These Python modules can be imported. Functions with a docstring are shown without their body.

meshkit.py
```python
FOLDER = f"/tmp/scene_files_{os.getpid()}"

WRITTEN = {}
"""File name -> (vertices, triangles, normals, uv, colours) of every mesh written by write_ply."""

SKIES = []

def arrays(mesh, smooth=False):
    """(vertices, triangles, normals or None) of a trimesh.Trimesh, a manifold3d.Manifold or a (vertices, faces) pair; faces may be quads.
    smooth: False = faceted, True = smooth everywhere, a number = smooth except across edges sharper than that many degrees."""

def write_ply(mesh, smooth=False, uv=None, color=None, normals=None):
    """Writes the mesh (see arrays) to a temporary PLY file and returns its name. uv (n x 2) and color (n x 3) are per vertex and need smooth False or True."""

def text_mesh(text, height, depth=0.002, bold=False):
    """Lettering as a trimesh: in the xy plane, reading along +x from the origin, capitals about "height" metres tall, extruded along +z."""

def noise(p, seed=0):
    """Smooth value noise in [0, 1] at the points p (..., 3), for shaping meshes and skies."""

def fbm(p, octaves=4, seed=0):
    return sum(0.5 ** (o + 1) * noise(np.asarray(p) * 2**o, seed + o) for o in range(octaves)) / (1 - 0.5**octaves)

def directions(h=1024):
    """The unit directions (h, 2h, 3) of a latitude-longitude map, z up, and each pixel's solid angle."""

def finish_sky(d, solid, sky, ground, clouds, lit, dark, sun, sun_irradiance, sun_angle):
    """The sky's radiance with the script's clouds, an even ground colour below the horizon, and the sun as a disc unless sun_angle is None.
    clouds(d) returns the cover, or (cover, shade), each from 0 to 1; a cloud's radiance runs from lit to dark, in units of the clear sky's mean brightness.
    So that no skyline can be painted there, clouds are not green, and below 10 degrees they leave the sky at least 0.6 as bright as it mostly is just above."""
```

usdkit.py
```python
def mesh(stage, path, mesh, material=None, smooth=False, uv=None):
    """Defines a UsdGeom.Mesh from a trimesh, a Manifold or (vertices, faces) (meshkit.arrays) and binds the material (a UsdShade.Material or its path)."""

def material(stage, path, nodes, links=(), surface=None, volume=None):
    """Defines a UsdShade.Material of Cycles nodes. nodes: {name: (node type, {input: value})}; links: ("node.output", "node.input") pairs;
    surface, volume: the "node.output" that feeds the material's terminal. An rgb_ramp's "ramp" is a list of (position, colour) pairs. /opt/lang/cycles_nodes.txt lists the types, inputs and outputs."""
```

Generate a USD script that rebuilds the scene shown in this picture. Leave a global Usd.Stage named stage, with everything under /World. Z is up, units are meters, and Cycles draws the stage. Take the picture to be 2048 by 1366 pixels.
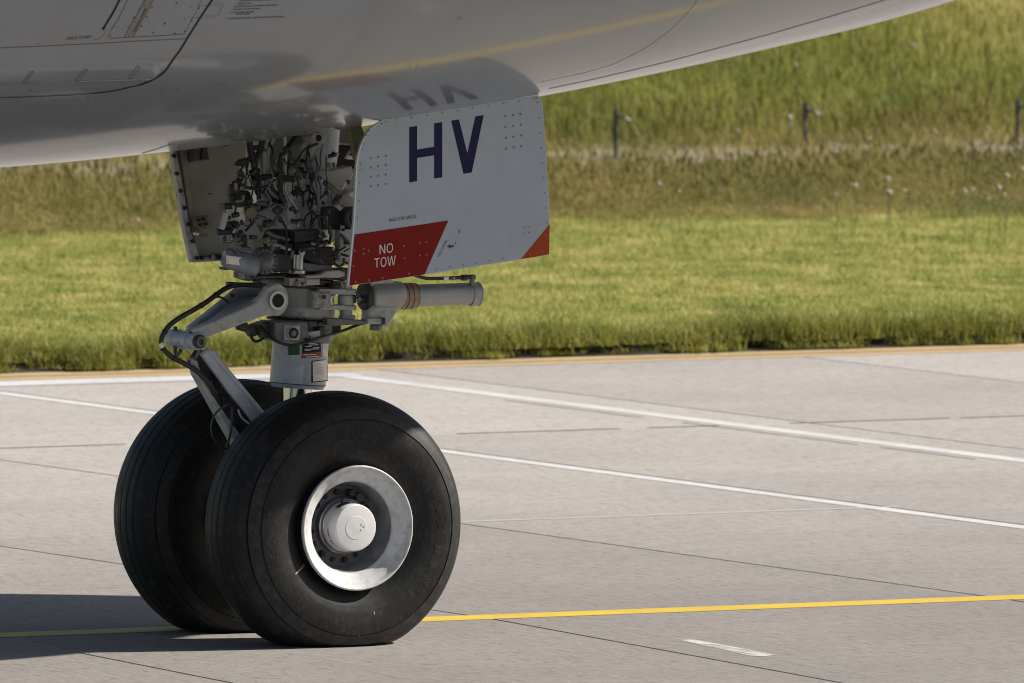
import math
import numpy as np
import trimesh
import usdkit
import meshkit
from pxr import Usd, UsdGeom, UsdLux, UsdShade, Gf, Sdf, Vt

stage = Usd.Stage.CreateInMemory()
UsdGeom.SetStageUpAxis(stage, "Z")
UsdGeom.SetStageMetersPerUnit(stage, 1.0)
world = UsdGeom.Xform.Define(stage, "/World")
stage.SetDefaultPrim(world.GetPrim())
rng = np.random.default_rng(7)

# ---------------------------------------------------------------- camera (a 600 mm telephoto on a low viewing mound)
FPX = 35000.0
_phi, _pitch, _roll = math.radians(61), math.radians(-3.59), 0.006
F = np.array([math.cos(_phi) * math.cos(_pitch), math.sin(_phi) * math.cos(_pitch), math.sin(_pitch)])
_R = np.array([math.sin(_phi), -math.cos(_phi), 0.0])
_U = np.cross(_R, F)
R = _R * math.cos(_roll) + _U * math.sin(_roll)
U = _U * math.cos(_roll) - _R * math.sin(_roll)
C = np.array([-33.92935742, -63.01915452, 5.71466331])
cam = UsdGeom.Camera.Define(stage, "/World/camera")
m = Gf.Matrix4d(R[0], R[1], R[2], 0, U[0], U[1], U[2], 0, -F[0], -F[1], -F[2], 0, C[0], C[1], C[2], 1)
cam.AddTransformOp().Set(m)
cam.CreateHorizontalApertureAttr(36.0)
cam.CreateVerticalApertureAttr(36.0 * 683 / 1024)
cam.CreateFocalLengthAttr(36.0 * FPX / 2048)
cam.CreateClippingRangeAttr(Gf.Vec2f(1, 5000))
cam.CreateFocusDistanceAttr(71.2)
cam.CreateFStopAttr(10.0)
cam.CreateExposureAttr(0.50)

# ---------------------------------------------------------------- sky and sun
SUN_AZ, SUN_EL = math.radians(-18.0), math.radians(36.5)
sun_dir = np.array([math.cos(SUN_EL) * math.cos(SUN_AZ), math.cos(SUN_EL) * math.sin(SUN_AZ), math.sin(SUN_EL)])
sky_mat = usdkit.material(stage, "/World/Looks/sky", {
    "s": ("sky_texture", {"sky_type": "single_scattering", "sun_disc": False, "sun_elevation": SUN_EL,
                          "sun_rotation": math.atan2(sun_dir[0], sun_dir[1]), "aerosol_density": 1.5}),
    "b": ("background_shader", {"strength": 0.05})}, [("s.color", "b.color")], surface="b.background")
dome = UsdLux.DomeLight.Define(stage, "/World/sky")
UsdShade.MaterialBindingAPI.Apply(dome.GetPrim()).Bind(sky_mat)
dome.GetPrim().SetCustomDataByKey("kind", "structure")
dome.GetPrim().SetCustomDataByKey("label", "clear daytime sky above the airfield")
dome.GetPrim().SetCustomDataByKey("category", "sky")
sun = UsdLux.DistantLight.Define(stage, "/World/sun")
sun.CreateIntensityAttr(1.25)
sun.CreateAngleAttr(0.53)
sun.CreateColorAttr(Gf.Vec3f(1.0, 0.93, 0.82))
sun.GetPrim().CreateAttribute("inputs:normalize", Sdf.ValueTypeNames.Bool).Set(True)
_z = sun_dir
_x = np.cross([0, 0, 1.0], _z); _x /= np.linalg.norm(_x)
_y = np.cross(_z, _x)
sun.AddTransformOp().Set(Gf.Matrix4d(*_x, 0, *_y, 0, *_z, 0, 0, 0, 30, 1))

# ---------------------------------------------------------------- helpers
def ray(x, y):
    x, y = np.asarray(x, float), np.asarray(y, float)
    return F + R * ((x - 1024) / FPX)[..., None] - U * ((y - 683) / FPX)[..., None]

def at(x, y, Y):
    """The point on the vertical plane at Y that the photograph shows at x, y."""
    v = ray(x, y)
    t = (np.asarray(Y, float) - C[1]) / v[..., 1]
    return C + v * t[..., None]

def ground(x, y, z=0.0):
    v = ray(x, y)
    t = (z - C[2]) / v[..., 2]
    return C + v * t[..., None]

_used = {}
def path_for(name, parent):
    base = (parent.GetPath().pathString if parent is not None else "/World") + "/" + name
    k = _used.get(base, 0)
    _used[base] = k + 1
    return base if k == 0 else f"{base}_{k:03d}"

def tag(o, label=None, cat=None, group=None, kind=None):
    p = o.GetPrim() if hasattr(o, "GetPrim") else o
    for k, v in (("label", label), ("category", cat), ("group", group), ("kind", kind)):
        if v:
            p.SetCustomDataByKey(k, v)
    return p

def thing(name, label, cat, loc=(0, 0, 0), group=None, kind=None):
    x = UsdGeom.Xform.Define(stage, path_for(name, None))
    x.AddTranslateOp().Set(Gf.Vec3d(*map(float, loc)))
    return tag(x, label, cat, group, kind)

def obj(name, mesh, mat, parent=None, smooth=32, label=None, kind=None, cat=None, group=None):
    if isinstance(mesh, list):
        if kind is None and len(mesh) > 1:        # several pieces of one kind: a prim each
            made = [obj(name, q, mat, parent, smooth, label, kind, cat, group) for q in mesh]
            return made[0]
        mesh = trimesh.util.concatenate(mesh)
    p = usdkit.mesh(stage, path_for(name, parent), mesh, mat, smooth=smooth).GetPrim()
    return tag(p, label, cat, group, kind)

def mesh_of(v, f):
    return trimesh.Trimesh(np.asarray(v, float), np.asarray(f, int), process=False)

def frame(d):
    d = np.asarray(d, float); d = d / np.linalg.norm(d)
    a = np.array([0, 0, 1.0]) if abs(d[2]) < 0.9 else np.array([1.0, 0, 0])
    u = np.cross(a, d); u /= np.linalg.norm(u)
    return u, np.cross(d, u), d

def lathe(profile, origin, axis, n=64, closed=False):
    """profile: (radius, distance along the axis) pairs; the surface faces outward when the distances grow."""
    u, v, d = frame(axis)
    pr = np.array(profile, float)
    ang = np.arange(n) / n * 2 * np.pi
    ring = np.cos(ang)[:, None] * u + np.sin(ang)[:, None] * v
    P = np.asarray(origin, float) + pr[:, None, 0, None] * ring[None] + pr[:, None, 1, None] * d
    k = len(pr)
    i, j = np.meshgrid(np.arange(k - 1), np.arange(n), indexing="ij")
    a, b = i * n + j, i * n + (j + 1) % n
    c, e = b + n, a + n
    f = np.concatenate([np.stack([a, b, c], -1).reshape(-1, 3), np.stack([a, c, e], -1).reshape(-1, 3)])
    V = P.reshape(-1, 3)
    f = f[(np.linalg.norm(np.cross(V[f[:, 1]] - V[f[:, 0]], V[f[:, 2]] - V[f[:, 0]]), axis=1) > 1e-12)]
    return mesh_of(V, f)

def cyl(p0, p1, r0, r1=None, bevel=None, n=28):
    p0, p1 = np.asarray(p0, float), np.asarray(p1, float)
    r1 = r0 if r1 is None else r1
    L = np.linalg.norm(p1 - p0)
    b = min(0.15 * min(r0, r1), 0.2 * L) if bevel is None else bevel
    pr = [(1e-5, 0), (r0 - b, 0), (r0, b), (r1, L - b), (r1 - b, L), (1e-5, L)]
    return lathe(pr, p0, p1 - p0, n)

def spline(pts, step=0.02):
    pts = np.asarray(pts, float)
    if len(pts) < 3:
        return pts
    P = np.vstack([2 * pts[0] - pts[1], pts, 2 * pts[-1] - pts[-2]])
    out = []
    for i in range(1, len(P) - 2):
        n = max(2, int(np.linalg.norm(P[i + 1] - P[i]) / step))
        t = np.linspace(0, 1, n, endpoint=False)[:, None]
        out.append(0.5 * (2 * P[i] + (P[i + 1] - P[i - 1]) * t + (2 * P[i - 1] - 5 * P[i] + 4 * P[i + 1] - P[i + 2]) * t ** 2
                          + (3 * P[i] - P[i - 1] - 3 * P[i + 1] + P[i + 2]) * t ** 3))
    out.append(P[-2][None])
    return np.vstack(out)

def tube(pts, r, n=10, smooth=True):
    P = spline(pts, 0.012) if smooth else np.asarray(pts, float)
    d = np.gradient(P, axis=0); d /= np.linalg.norm(d, axis=1, keepdims=True)
    u = frame(d[0])[0]
    rings = []
    ang = np.arange(n) / n * 2 * np.pi
    for p, t in zip(P, d):
        u = u - t * (u @ t); u /= np.linalg.norm(u)
        w = np.cross(t, u)
        rings.append(p + r * (np.cos(ang)[:, None] * u + np.sin(ang)[:, None] * w))
    V = np.vstack(rings + [P[:1], P[-1:]])
    k = len(P); f = []
    for i in range(k - 1):
        for j in range(n):
            a, b = i * n + j, i * n + (j + 1) % n
            f += [[a, b, b + n], [a, b + n, a + n]]
    for j in range(n):
        f += [[k * n, (j + 1) % n, j], [k * n + 1, (k - 1) * n + j, (k - 1) * n + (j + 1) % n]]
    return mesh_of(V, f)

def px_tube(pts, r, n=10, smooth=True):
    """pts: (x, y, Y) of the photograph's pixels on planes at Y; r in metres."""
    p = np.array(pts, float)
    return tube(at(p[:, 0], p[:, 1], p[:, 2]), r, n, smooth)

def cross2(p, q):
    return p[..., 0] * q[..., 1] - p[..., 1] * q[..., 0]

def triangulate(poly2):
    import shapely.geometry as sg
    pg = sg.Polygon(poly2)
    v, f = trimesh.creation.triangulate_polygon(pg, engine="earcut")
    return np.asarray(v), np.asarray(f)

def slab_from(front, back, inset=0.0):
    """A closed solid between two matching outlines (n x 3), front seen from -Y, with a chamfered front and back edge."""
    front, back = np.asarray(front, float), np.asarray(back, float)
    n = len(front)
    def inner(p):
        c = p[:, [0, 2]]
        e = np.roll(c, -1, 0) - c
        e /= np.maximum(np.linalg.norm(e, axis=1, keepdims=True), 1e-9)
        nr = np.stack([-e[:, 1], e[:, 0]], 1)
        area = np.sum(c[:, 0] * np.roll(c[:, 1], -1) - np.roll(c[:, 0], -1) * c[:, 1])
        nr *= 1 if area > 0 else -1
        v = nr + np.roll(nr, 1, 0)
        v /= np.maximum(np.linalg.norm(v, axis=1, keepdims=True), 0.3) ** 2 / 2
        v = np.clip(v, -2, 2)
        q = p.copy()
        q[:, [0, 2]] += inset * v / 1.0
        return q
    dirv = back - front
    L = np.linalg.norm(dirv, axis=1, keepdims=True)
    dv = dirv / L
    if inset > 0:
        rings = [inner(front), front + dv * inset, back - dv * inset, inner(back)]
    else:
        rings = [front, back]
    V = np.vstack(rings)
    v2, cap = triangulate(rings[0][:, [0, 2]])
    # map the triangulation back to the outline's own vertices
    from scipy.spatial import cKDTree
    idx = cKDTree(rings[0][:, [0, 2]]).query(v2)[1]
    cap = idx[cap]
    a = rings[0][:, [0, 2]]
    s = cross2(a[cap[:, 1]] - a[cap[:, 0]], a[cap[:, 2]] - a[cap[:, 0]])
    cap = np.where((s > 0)[:, None], cap, cap[:, ::-1])      # counter-clockwise in x, z faces -Y
    area = np.sum(a[:, 0] * np.roll(a[:, 1], -1) - np.roll(a[:, 0], -1) * a[:, 1])
    f = [cap, cap[:, ::-1] + (len(rings) - 1) * n]
    for k in range(len(rings) - 1):
        i = np.arange(n); j = (i + 1) % n
        q = np.concatenate([np.stack([i, i + n, j + n], 1), np.stack([i, j + n, j], 1)]) + k * n
        f.append(q if area > 0 else q[:, ::-1])
    return mesh_of(V, np.vstack(f))

def plate(poly, Y, thick, inset=0.004):
    """An outline in photograph pixels on the plane(s) Y (a number or a function of x, y), thick metres deep towards +Y."""
    p = np.array(poly, float)
    y = np.array([Y(*q) for q in p]) if callable(Y) else np.full(len(p), float(Y))
    fr = at(p[:, 0], p[:, 1], y)
    return slab_from(fr, fr + np.array([0, thick, 0]), inset)

def arc(cx, cy, rx, ry, a0, a1, n=12):
    t = np.radians(np.linspace(a0, a1, n))
    return [(cx + rx * math.cos(a), cy - ry * math.sin(a)) for a in t]

def box(x0, y0, x1, y1, Y, thick, inset=0.004):
    return plate([(x0, y0), (x1, y0), (x1, y1), (x0, y1)], Y, thick, inset)

def disc_y(px, py, Y, r, depth=0.02, n=20, bevel=None):
    """A short cylinder across the aircraft whose near face is at Y."""
    p = at(px, py, Y)
    return cyl(p, p + np.array([0, depth, 0]), r, bevel=bevel, n=n)

# ---------------------------------------------------------------- materials
def mat(name, color, rough=0.5, metallic=0.0, var=0.0, scale=8.0, dirt=None, dirt_amount=0.4, dirt_scale=5.0, bump=0.0, bump_scale=60.0,
        coat=0.0, coat_rough=0.05, spec=0.5, dirt_lo=0.45, dirt_hi=0.7, rough_var=0.0):
    n = {"g": ("geometry", {}), "p": ("principled_bsdf", {"roughness": rough, "metallic": metallic, "coat_weight": coat, "coat_roughness": coat_rough,
                                                       "specular_ior_level": spec, "base_color": color})}
    l = []
    src = None
    if var > 0 or dirt is not None:
        n["n1"] = ("noise_texture", {"scale": scale, "detail": 6.0, "roughness": 0.6})
        l.append(("g.position", "n1.vector"))
        lo = [c * (1 - var) for c in color]; hi = [min(1, c * (1 + var)) for c in color]
        n["r1"] = ("rgb_ramp", {"ramp": [(0.3, lo), (0.7, hi)]})
        l.append(("n1.fac", "r1.fac"))
        src = "r1.color"
    if dirt is not None:
        n["n2"] = ("noise_texture", {"scale": dirt_scale, "detail": 8.0, "roughness": 0.65})
        l.append(("g.position", "n2.vector"))
        n["r2"] = ("rgb_ramp", {"ramp": [(dirt_lo, (0, 0, 0)), (dirt_hi, (dirt_amount,) * 3)]})
        l.append(("n2.fac", "r2.fac"))
        n["b2"] = ("rgb_to_bw", {})
        l.append(("r2.color", "b2.color"))
        n["mx"] = ("mix_color", {"b": dirt})
        l += [("b2.val", "mx.fac"), (src, "mx.a")]
        src = "mx.result"
    if src:
        l.append((src, "p.base_color"))
    if rough_var > 0:
        n["n4"] = ("noise_texture", {"scale": scale * 1.7, "detail": 5.0, "roughness": 0.6})
        n["m4"] = ("map_range", {"from_min": 0.3, "from_max": 0.7, "to_min": max(0.02, rough - rough_var), "to_max": rough + rough_var})
        l += [("g.position", "n4.vector"), ("n4.fac", "m4.value"), ("m4.result", "p.roughness")]
    if bump > 0:
        n["n3"] = ("noise_texture", {"scale": bump_scale, "detail": 4.0})
        n["bp"] = ("bump", {"strength": bump, "distance": 0.01})
        l += [("g.position", "n3.vector"), ("n3.fac", "bp.height"), ("bp.normal", "p.normal")]
    return usdkit.material(stage, "/World/Looks/" + name, n, l, surface="p.BSDF")

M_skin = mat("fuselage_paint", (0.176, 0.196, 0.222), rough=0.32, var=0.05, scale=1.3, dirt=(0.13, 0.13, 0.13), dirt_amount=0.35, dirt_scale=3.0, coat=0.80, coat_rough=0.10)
M_seam = mat("panel_gap", (0.012, 0.012, 0.012), rough=0.8)
M_seam_soft = mat("panel_line", (0.10, 0.10, 0.095), rough=0.7)
M_ink = mat("stencil_ink", (0.03, 0.03, 0.03), rough=0.6)
M_tape = mat("tape_strip", (0.19, 0.18, 0.14), rough=0.6)
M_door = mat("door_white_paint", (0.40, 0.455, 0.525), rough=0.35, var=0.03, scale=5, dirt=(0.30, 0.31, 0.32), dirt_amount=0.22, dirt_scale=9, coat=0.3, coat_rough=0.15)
M_door_in = mat("door_inner_paint", (0.24, 0.235, 0.205), rough=0.55, var=0.08, scale=6, dirt=(0.12, 0.11, 0.09), dirt_amount=0.55, dirt_scale=7)
M_navy = mat("navy_paint", (0.011, 0.006, 0.060), rough=0.5, spec=0.25)
M_red = mat("red_paint", (0.22, 0.008, 0.004), rough=0.55, spec=0.2, var=0.08, scale=8)
M_orange = mat("orange_red_paint", (0.42, 0.058, 0.014), rough=0.5, spec=0.2)
M_letter = mat("white_lettering", (0.80, 0.74, 0.74), rough=0.5)
M_gear = mat("gear_grey_paint", (0.43, 0.43, 0.42), rough=0.42, var=0.08, scale=14, dirt=(0.07, 0.05, 0.035), dirt_amount=0.6, dirt_scale=22, dirt_lo=0.52, dirt_hi=0.72, bump=0.08, bump_scale=90)
M_gear_blue = mat("gear_blue_grey_paint", (0.43, 0.46, 0.505), rough=0.35, var=0.06, scale=10, dirt=(0.06, 0.05, 0.04), dirt_amount=0.35, dirt_scale=14, coat=0.2)
M_motor = mat("motor_paint", (0.24, 0.265, 0.30), rough=0.4, var=0.08, scale=14, dirt=(0.06, 0.05, 0.04), dirt_amount=0.5, dirt_scale=18)
M_gear_rust = mat("gear_stained_paint", (0.36, 0.35, 0.33), rough=0.5, var=0.1, scale=20, dirt=(0.10, 0.045, 0.02), dirt_amount=0.85, dirt_scale=24, dirt_lo=0.52, dirt_hi=0.64)
M_dark = mat("dark_metal", (0.045, 0.045, 0.048), rough=0.45, metallic=0.3, var=0.3, scale=30, rough_var=0.15)
M_mid = mat("grey_metal", (0.14, 0.14, 0.145), rough=0.42, metallic=0.3, var=0.2, scale=25, rough_var=0.12)
M_black = mat("black_rubber", (0.012, 0.012, 0.013), rough=0.5, var=0.3, scale=40)
M_hose = mat("hose_rubber", (0.028, 0.028, 0.03), rough=0.42, var=0.25, scale=40)
M_steel = mat("steel", (0.42, 0.42, 0.43), rough=0.3, metallic=0.9, var=0.1, scale=20)
M_chrome = mat("chrome", (0.72, 0.72, 0.72), rough=0.08, metallic=1.0)
M_alu = mat("aluminium_tube", (0.36, 0.36, 0.365), rough=0.40, metallic=0.55, var=0.08, scale=12, dirt=(0.22, 0.15, 0.09), dirt_amount=0.3, dirt_scale=9)
M_bronze = mat("stained_bands", (0.30, 0.22, 0.16), rough=0.4, metallic=0.5, var=0.2, scale=20)
M_olive = mat("green_primer", (0.17, 0.17, 0.09), rough=0.55, var=0.15, scale=20, dirt=(0.05, 0.045, 0.03), dirt_amount=0.5, dirt_scale=25)
M_green = mat("green_placard", (0.008, 0.07, 0.022), rough=0.45)
M_plac_red = mat("red_placard", (0.25, 0.035, 0.03), rough=0.45)
M_plac_white = mat("cream_placard", (0.84, 0.81, 0.71), rough=0.5, var=0.08, scale=30, dirt=(0.30, 0.22, 0.10), dirt_amount=0.4, dirt_scale=18)
M_rim = mat("rim_paint", (0.58, 0.585, 0.59), rough=0.5, var=0.05, scale=15, dirt=(0.22, 0.20, 0.17), dirt_amount=0.5, dirt_scale=30, spec=0.35)
M_hub = mat("hub_cap_paint", (0.68, 0.68, 0.70), rough=0.42, var=0.02, scale=10, dirt=(0.42, 0.40, 0.36), dirt_amount=0.3, dirt_scale=18)
M_white_paint = None

# rubber: dusty sidewall
M_tyre = usdkit.material(stage, "/World/Looks/tyre_rubber", {
    "g": ("geometry", {}),
    "n": ("noise_texture", {"scale": 7.0, "detail": 8.0, "roughness": 0.65}),
    "mp": ("mapping", {"scale": (55.0, 20.0, 30.0), "rotation": (0.3, 0.2, 0.7)}),
    "n2": ("noise_texture", {"scale": 1.0, "detail": 4.0, "roughness": 0.7, "distortion": 0.6}),
    "r": ("rgb_ramp", {"ramp": [(0.3, (0.0065, 0.0064, 0.0066)), (0.55, (0.0105, 0.0102, 0.0105)), (0.8, (0.034, 0.032, 0.031))]}),
    "r2": ("rgb_ramp", {"ramp": [(0.52, (0, 0, 0)), (0.78, (0.75, 0.75, 0.75))]}),
    "bw": ("rgb_to_bw", {}),
    "mx": ("mix_color", {"b": (0.05, 0.046, 0.043)}),
    "rr": ("map_range", {"from_min": 0.3, "from_max": 0.7, "to_min": 0.42, "to_max": 0.62}),
    "n3": ("noise_texture", {"scale": 130.0, "detail": 3.0}),
    "bp": ("bump", {"strength": 0.10, "distance": 0.004}),
    "p": ("principled_bsdf", {"roughness": 0.5, "specular_ior_level": 0.3})},
    [("g.position", "n.vector"), ("g.position", "mp.vector"), ("mp.vector", "n2.vector"), ("n.fac", "r.fac"), ("n2.fac", "r2.fac"), ("r2.color", "bw.color"),
     ("r.color", "mx.a"), ("bw.val", "mx.fac"), ("mx.result", "p.base_color"), ("n.fac", "rr.value"), ("rr.result", "p.roughness"),
     ("g.position", "n3.vector"), ("n3.fac", "bp.height"), ("bp.normal", "p.normal")], surface="p.BSDF")

# brushed concrete: each slab a little different
def concrete(name, base):
    return usdkit.material(stage, "/World/Looks/" + name, {
        "g": ("geometry", {}), "oi": ("object_info", {}),
        "n1": ("noise_texture", {"scale": 0.7, "detail": 5.0, "roughness": 0.6}),
        "n2": ("noise_texture", {"scale": 38.0, "detail": 6.0, "roughness": 0.8}),
        "mp": ("mapping", {"scale": (30.0, 8.0, 1.0), "rotation": (0, 0, 0.12)}),
        "n4": ("noise_texture", {"scale": 1.0, "detail": 5.0, "roughness": 0.75}),
        "r1": ("rgb_ramp", {"ramp": [(0.3, tuple(c * 0.90 for c in base)), (0.7, tuple(c * 1.08 for c in base))]}),
        "r2": ("rgb_ramp", {"ramp": [(0.30, (0.50, 0.49, 0.49)), (0.45, (0.92, 0.92, 0.92)), (0.56, (1.0, 1.0, 1.0)), (0.72, (1.20, 1.19, 1.17))]}),
        "r4": ("rgb_ramp", {"ramp": [(0.36, (0.70, 0.69, 0.69)), (0.46, (0.96, 0.96, 0.96)), (0.54, (1.01, 1.01, 1.01)), (0.66, (1.13, 1.12, 1.11))]}),
        "m1": ("mix_color", {"blend_type": "multiply", "fac": 1.0, "use_clamp": False}),
        "m3": ("mix_color", {"blend_type": "multiply", "fac": 1.0, "use_clamp": False}),
        "mr": ("map_range", {"from_min": 0, "from_max": 1, "to_min": 0.91, "to_max": 1.06}),
        "cc": ("combine_color", {}),
        "m2": ("mix_color", {"blend_type": "multiply", "fac": 1.0}),
        "sx": ("separate_xyz", {}), "ly": ("map_range", {"range_type": "smoothstep", "from_min": -1.0, "from_max": 11.0, "to_min": 0.89, "to_max": 1.42}),  # paler towards the far side: grazing-light brightness put into the colour
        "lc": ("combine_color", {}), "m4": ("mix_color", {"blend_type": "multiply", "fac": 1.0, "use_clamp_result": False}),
        "bp": ("bump", {"strength": 0.35, "distance": 0.006}),
        "p": ("principled_bsdf", {"roughness": 0.82, "specular_ior_level": 0.4})},
        [("g.position", "n1.vector"), ("g.position", "n2.vector"), ("g.position", "mp.vector"), ("mp.vector", "n4.vector"), ("n1.fac", "r1.fac"), ("n2.fac", "r2.fac"), ("n4.fac", "r4.fac"),
         ("r1.color", "m1.a"), ("r2.color", "m1.b"), ("m1.result", "m3.a"), ("r4.color", "m3.b"), ("oi.random", "mr.value"),
         ("mr.result", "cc.r"), ("mr.result", "cc.g"), ("mr.result", "cc.b"), ("m3.result", "m2.a"), ("cc.color", "m2.b"),
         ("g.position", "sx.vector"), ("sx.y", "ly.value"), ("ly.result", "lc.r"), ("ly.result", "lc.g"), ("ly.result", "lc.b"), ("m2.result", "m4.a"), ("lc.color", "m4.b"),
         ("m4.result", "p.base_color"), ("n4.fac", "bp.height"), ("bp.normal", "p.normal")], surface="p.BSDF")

CONC = (0.322, 0.300, 0.287)
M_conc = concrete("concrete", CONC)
M_joint = mat("joint_filler", (0.05, 0.046, 0.042), rough=0.8)
M_joint_light = mat("light_sealant", (0.52, 0.51, 0.48), rough=0.7)

def road_paint(name, color, wear=0.35, under=CONC, lo=0.42, hi=0.60, scale=18.0):
    return usdkit.material(stage, "/World/Looks/" + name, {
        "g": ("geometry", {}),
        "n": ("noise_texture", {"scale": scale, "detail": 8.0, "roughness": 0.75}),
        "n1": ("noise_texture", {"scale": 2.0, "detail": 4.0}),
        "r": ("rgb_ramp", {"ramp": [(lo, (wear,) * 3), (hi, (0, 0, 0))]}),
        "r1": ("rgb_ramp", {"ramp": [(0.3, tuple(c * 0.88 for c in color)), (0.7, tuple(min(1, c * 1.06) for c in color))]}),
        "bw": ("rgb_to_bw", {}), "mx": ("mix_color", {"b": under}),
        "p": ("principled_bsdf", {"roughness": 0.6})},
        [("g.position", "n.vector"), ("g.position", "n1.vector"), ("n.fac", "r.fac"), ("n1.fac", "r1.fac"), ("r.color", "bw.color"), ("bw.val", "mx.fac"),
         ("r1.color", "mx.a"), ("mx.result", "p.base_color")], surface="p.BSDF")

M_yellow = road_paint("yellow_line_paint", (0.74, 0.52, 0.035), wear=0.15)
M_edge_yellow = road_paint("faded_yellow_paint", (0.66, 0.45, 0.17), wear=0.6, lo=0.36, hi=0.66)
M_white_line = road_paint("white_line_paint", (0.72, 0.72, 0.72), wear=0.3, lo=0.42, hi=0.60)
M_worn_white = road_paint("worn_white_paint", (0.60, 0.60, 0.59), wear=0.95, lo=0.40, hi=0.56)
M_ghost = road_paint("scrubbed_paint", (0.315, 0.30, 0.285), wear=1.0, lo=0.40, hi=0.58)
M_rust_gap = road_paint("rust_brown_stain", (0.20, 0.12, 0.055), wear=0.6)
def broken_paint(name, color, lo, hi, amount):
    return usdkit.material(stage, "/World/Looks/" + name, {
        "g": ("geometry", {}), "mp": ("mapping", {"scale": (26.0, 4.0, 1.0)}),
        "n": ("noise_texture", {"scale": 1.0, "detail": 7.0, "roughness": 0.7}),
        "r": ("rgb_ramp", {"ramp": [(lo, (0, 0, 0)), (hi, (amount,) * 3)]}), "bw": ("rgb_to_bw", {}),
        "p": ("principled_bsdf", {"base_color": color, "roughness": 0.8}), "t": ("transparent_bsdf", {"color": (1, 1, 1)}), "x": ("mix_closure", {})},
        [("g.position", "mp.vector"), ("mp.vector", "n.vector"), ("n.fac", "r.fac"), ("r.color", "bw.color"), ("bw.val", "x.fac"), ("t.BSDF", "x.closure1"), ("p.BSDF", "x.closure2")], surface="x.closure")
M_worn_white = broken_paint("worn_white_paint_patchy", (0.62, 0.62, 0.62), 0.36, 0.56, 0.95)
M_ghost = broken_paint("scrubbed_paint_patchy", (0.44, 0.43, 0.42), 0.42, 0.72, 0.7)
M_shaded_soil = mat("verge_shaded_soil", (0.030, 0.024, 0.016), rough=0.9, var=0.4, scale=12)  # soil tone kept near black to carry the shade under the turf edge
M_gravel = mat("gravel_track", (0.30, 0.26, 0.205), rough=0.9, var=0.25, scale=9, dirt=(0.13, 0.12, 0.06), dirt_amount=0.7, dirt_scale=3.0)

def field_mat():
    return usdkit.material(stage, "/World/Looks/field_floor", {
        "g": ("geometry", {}),
        "n": ("noise_texture", {"scale": 1.2, "detail": 8.0, "roughness": 0.7}),
        "r": ("rgb_ramp", {"ramp": [(0.3, (0.22, 0.21, 0.065)), (0.55, (0.34, 0.30, 0.12)), (0.75, (0.44, 0.37, 0.19))]}),
        "p": ("principled_bsdf", {"roughness": 0.9, "specular_ior_level": 0.1})},
        [("g.position", "n.vector"), ("n.fac", "r.fac"), ("r.color", "p.base_color")], surface="p.BSDF")
M_field = field_mat()

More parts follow.
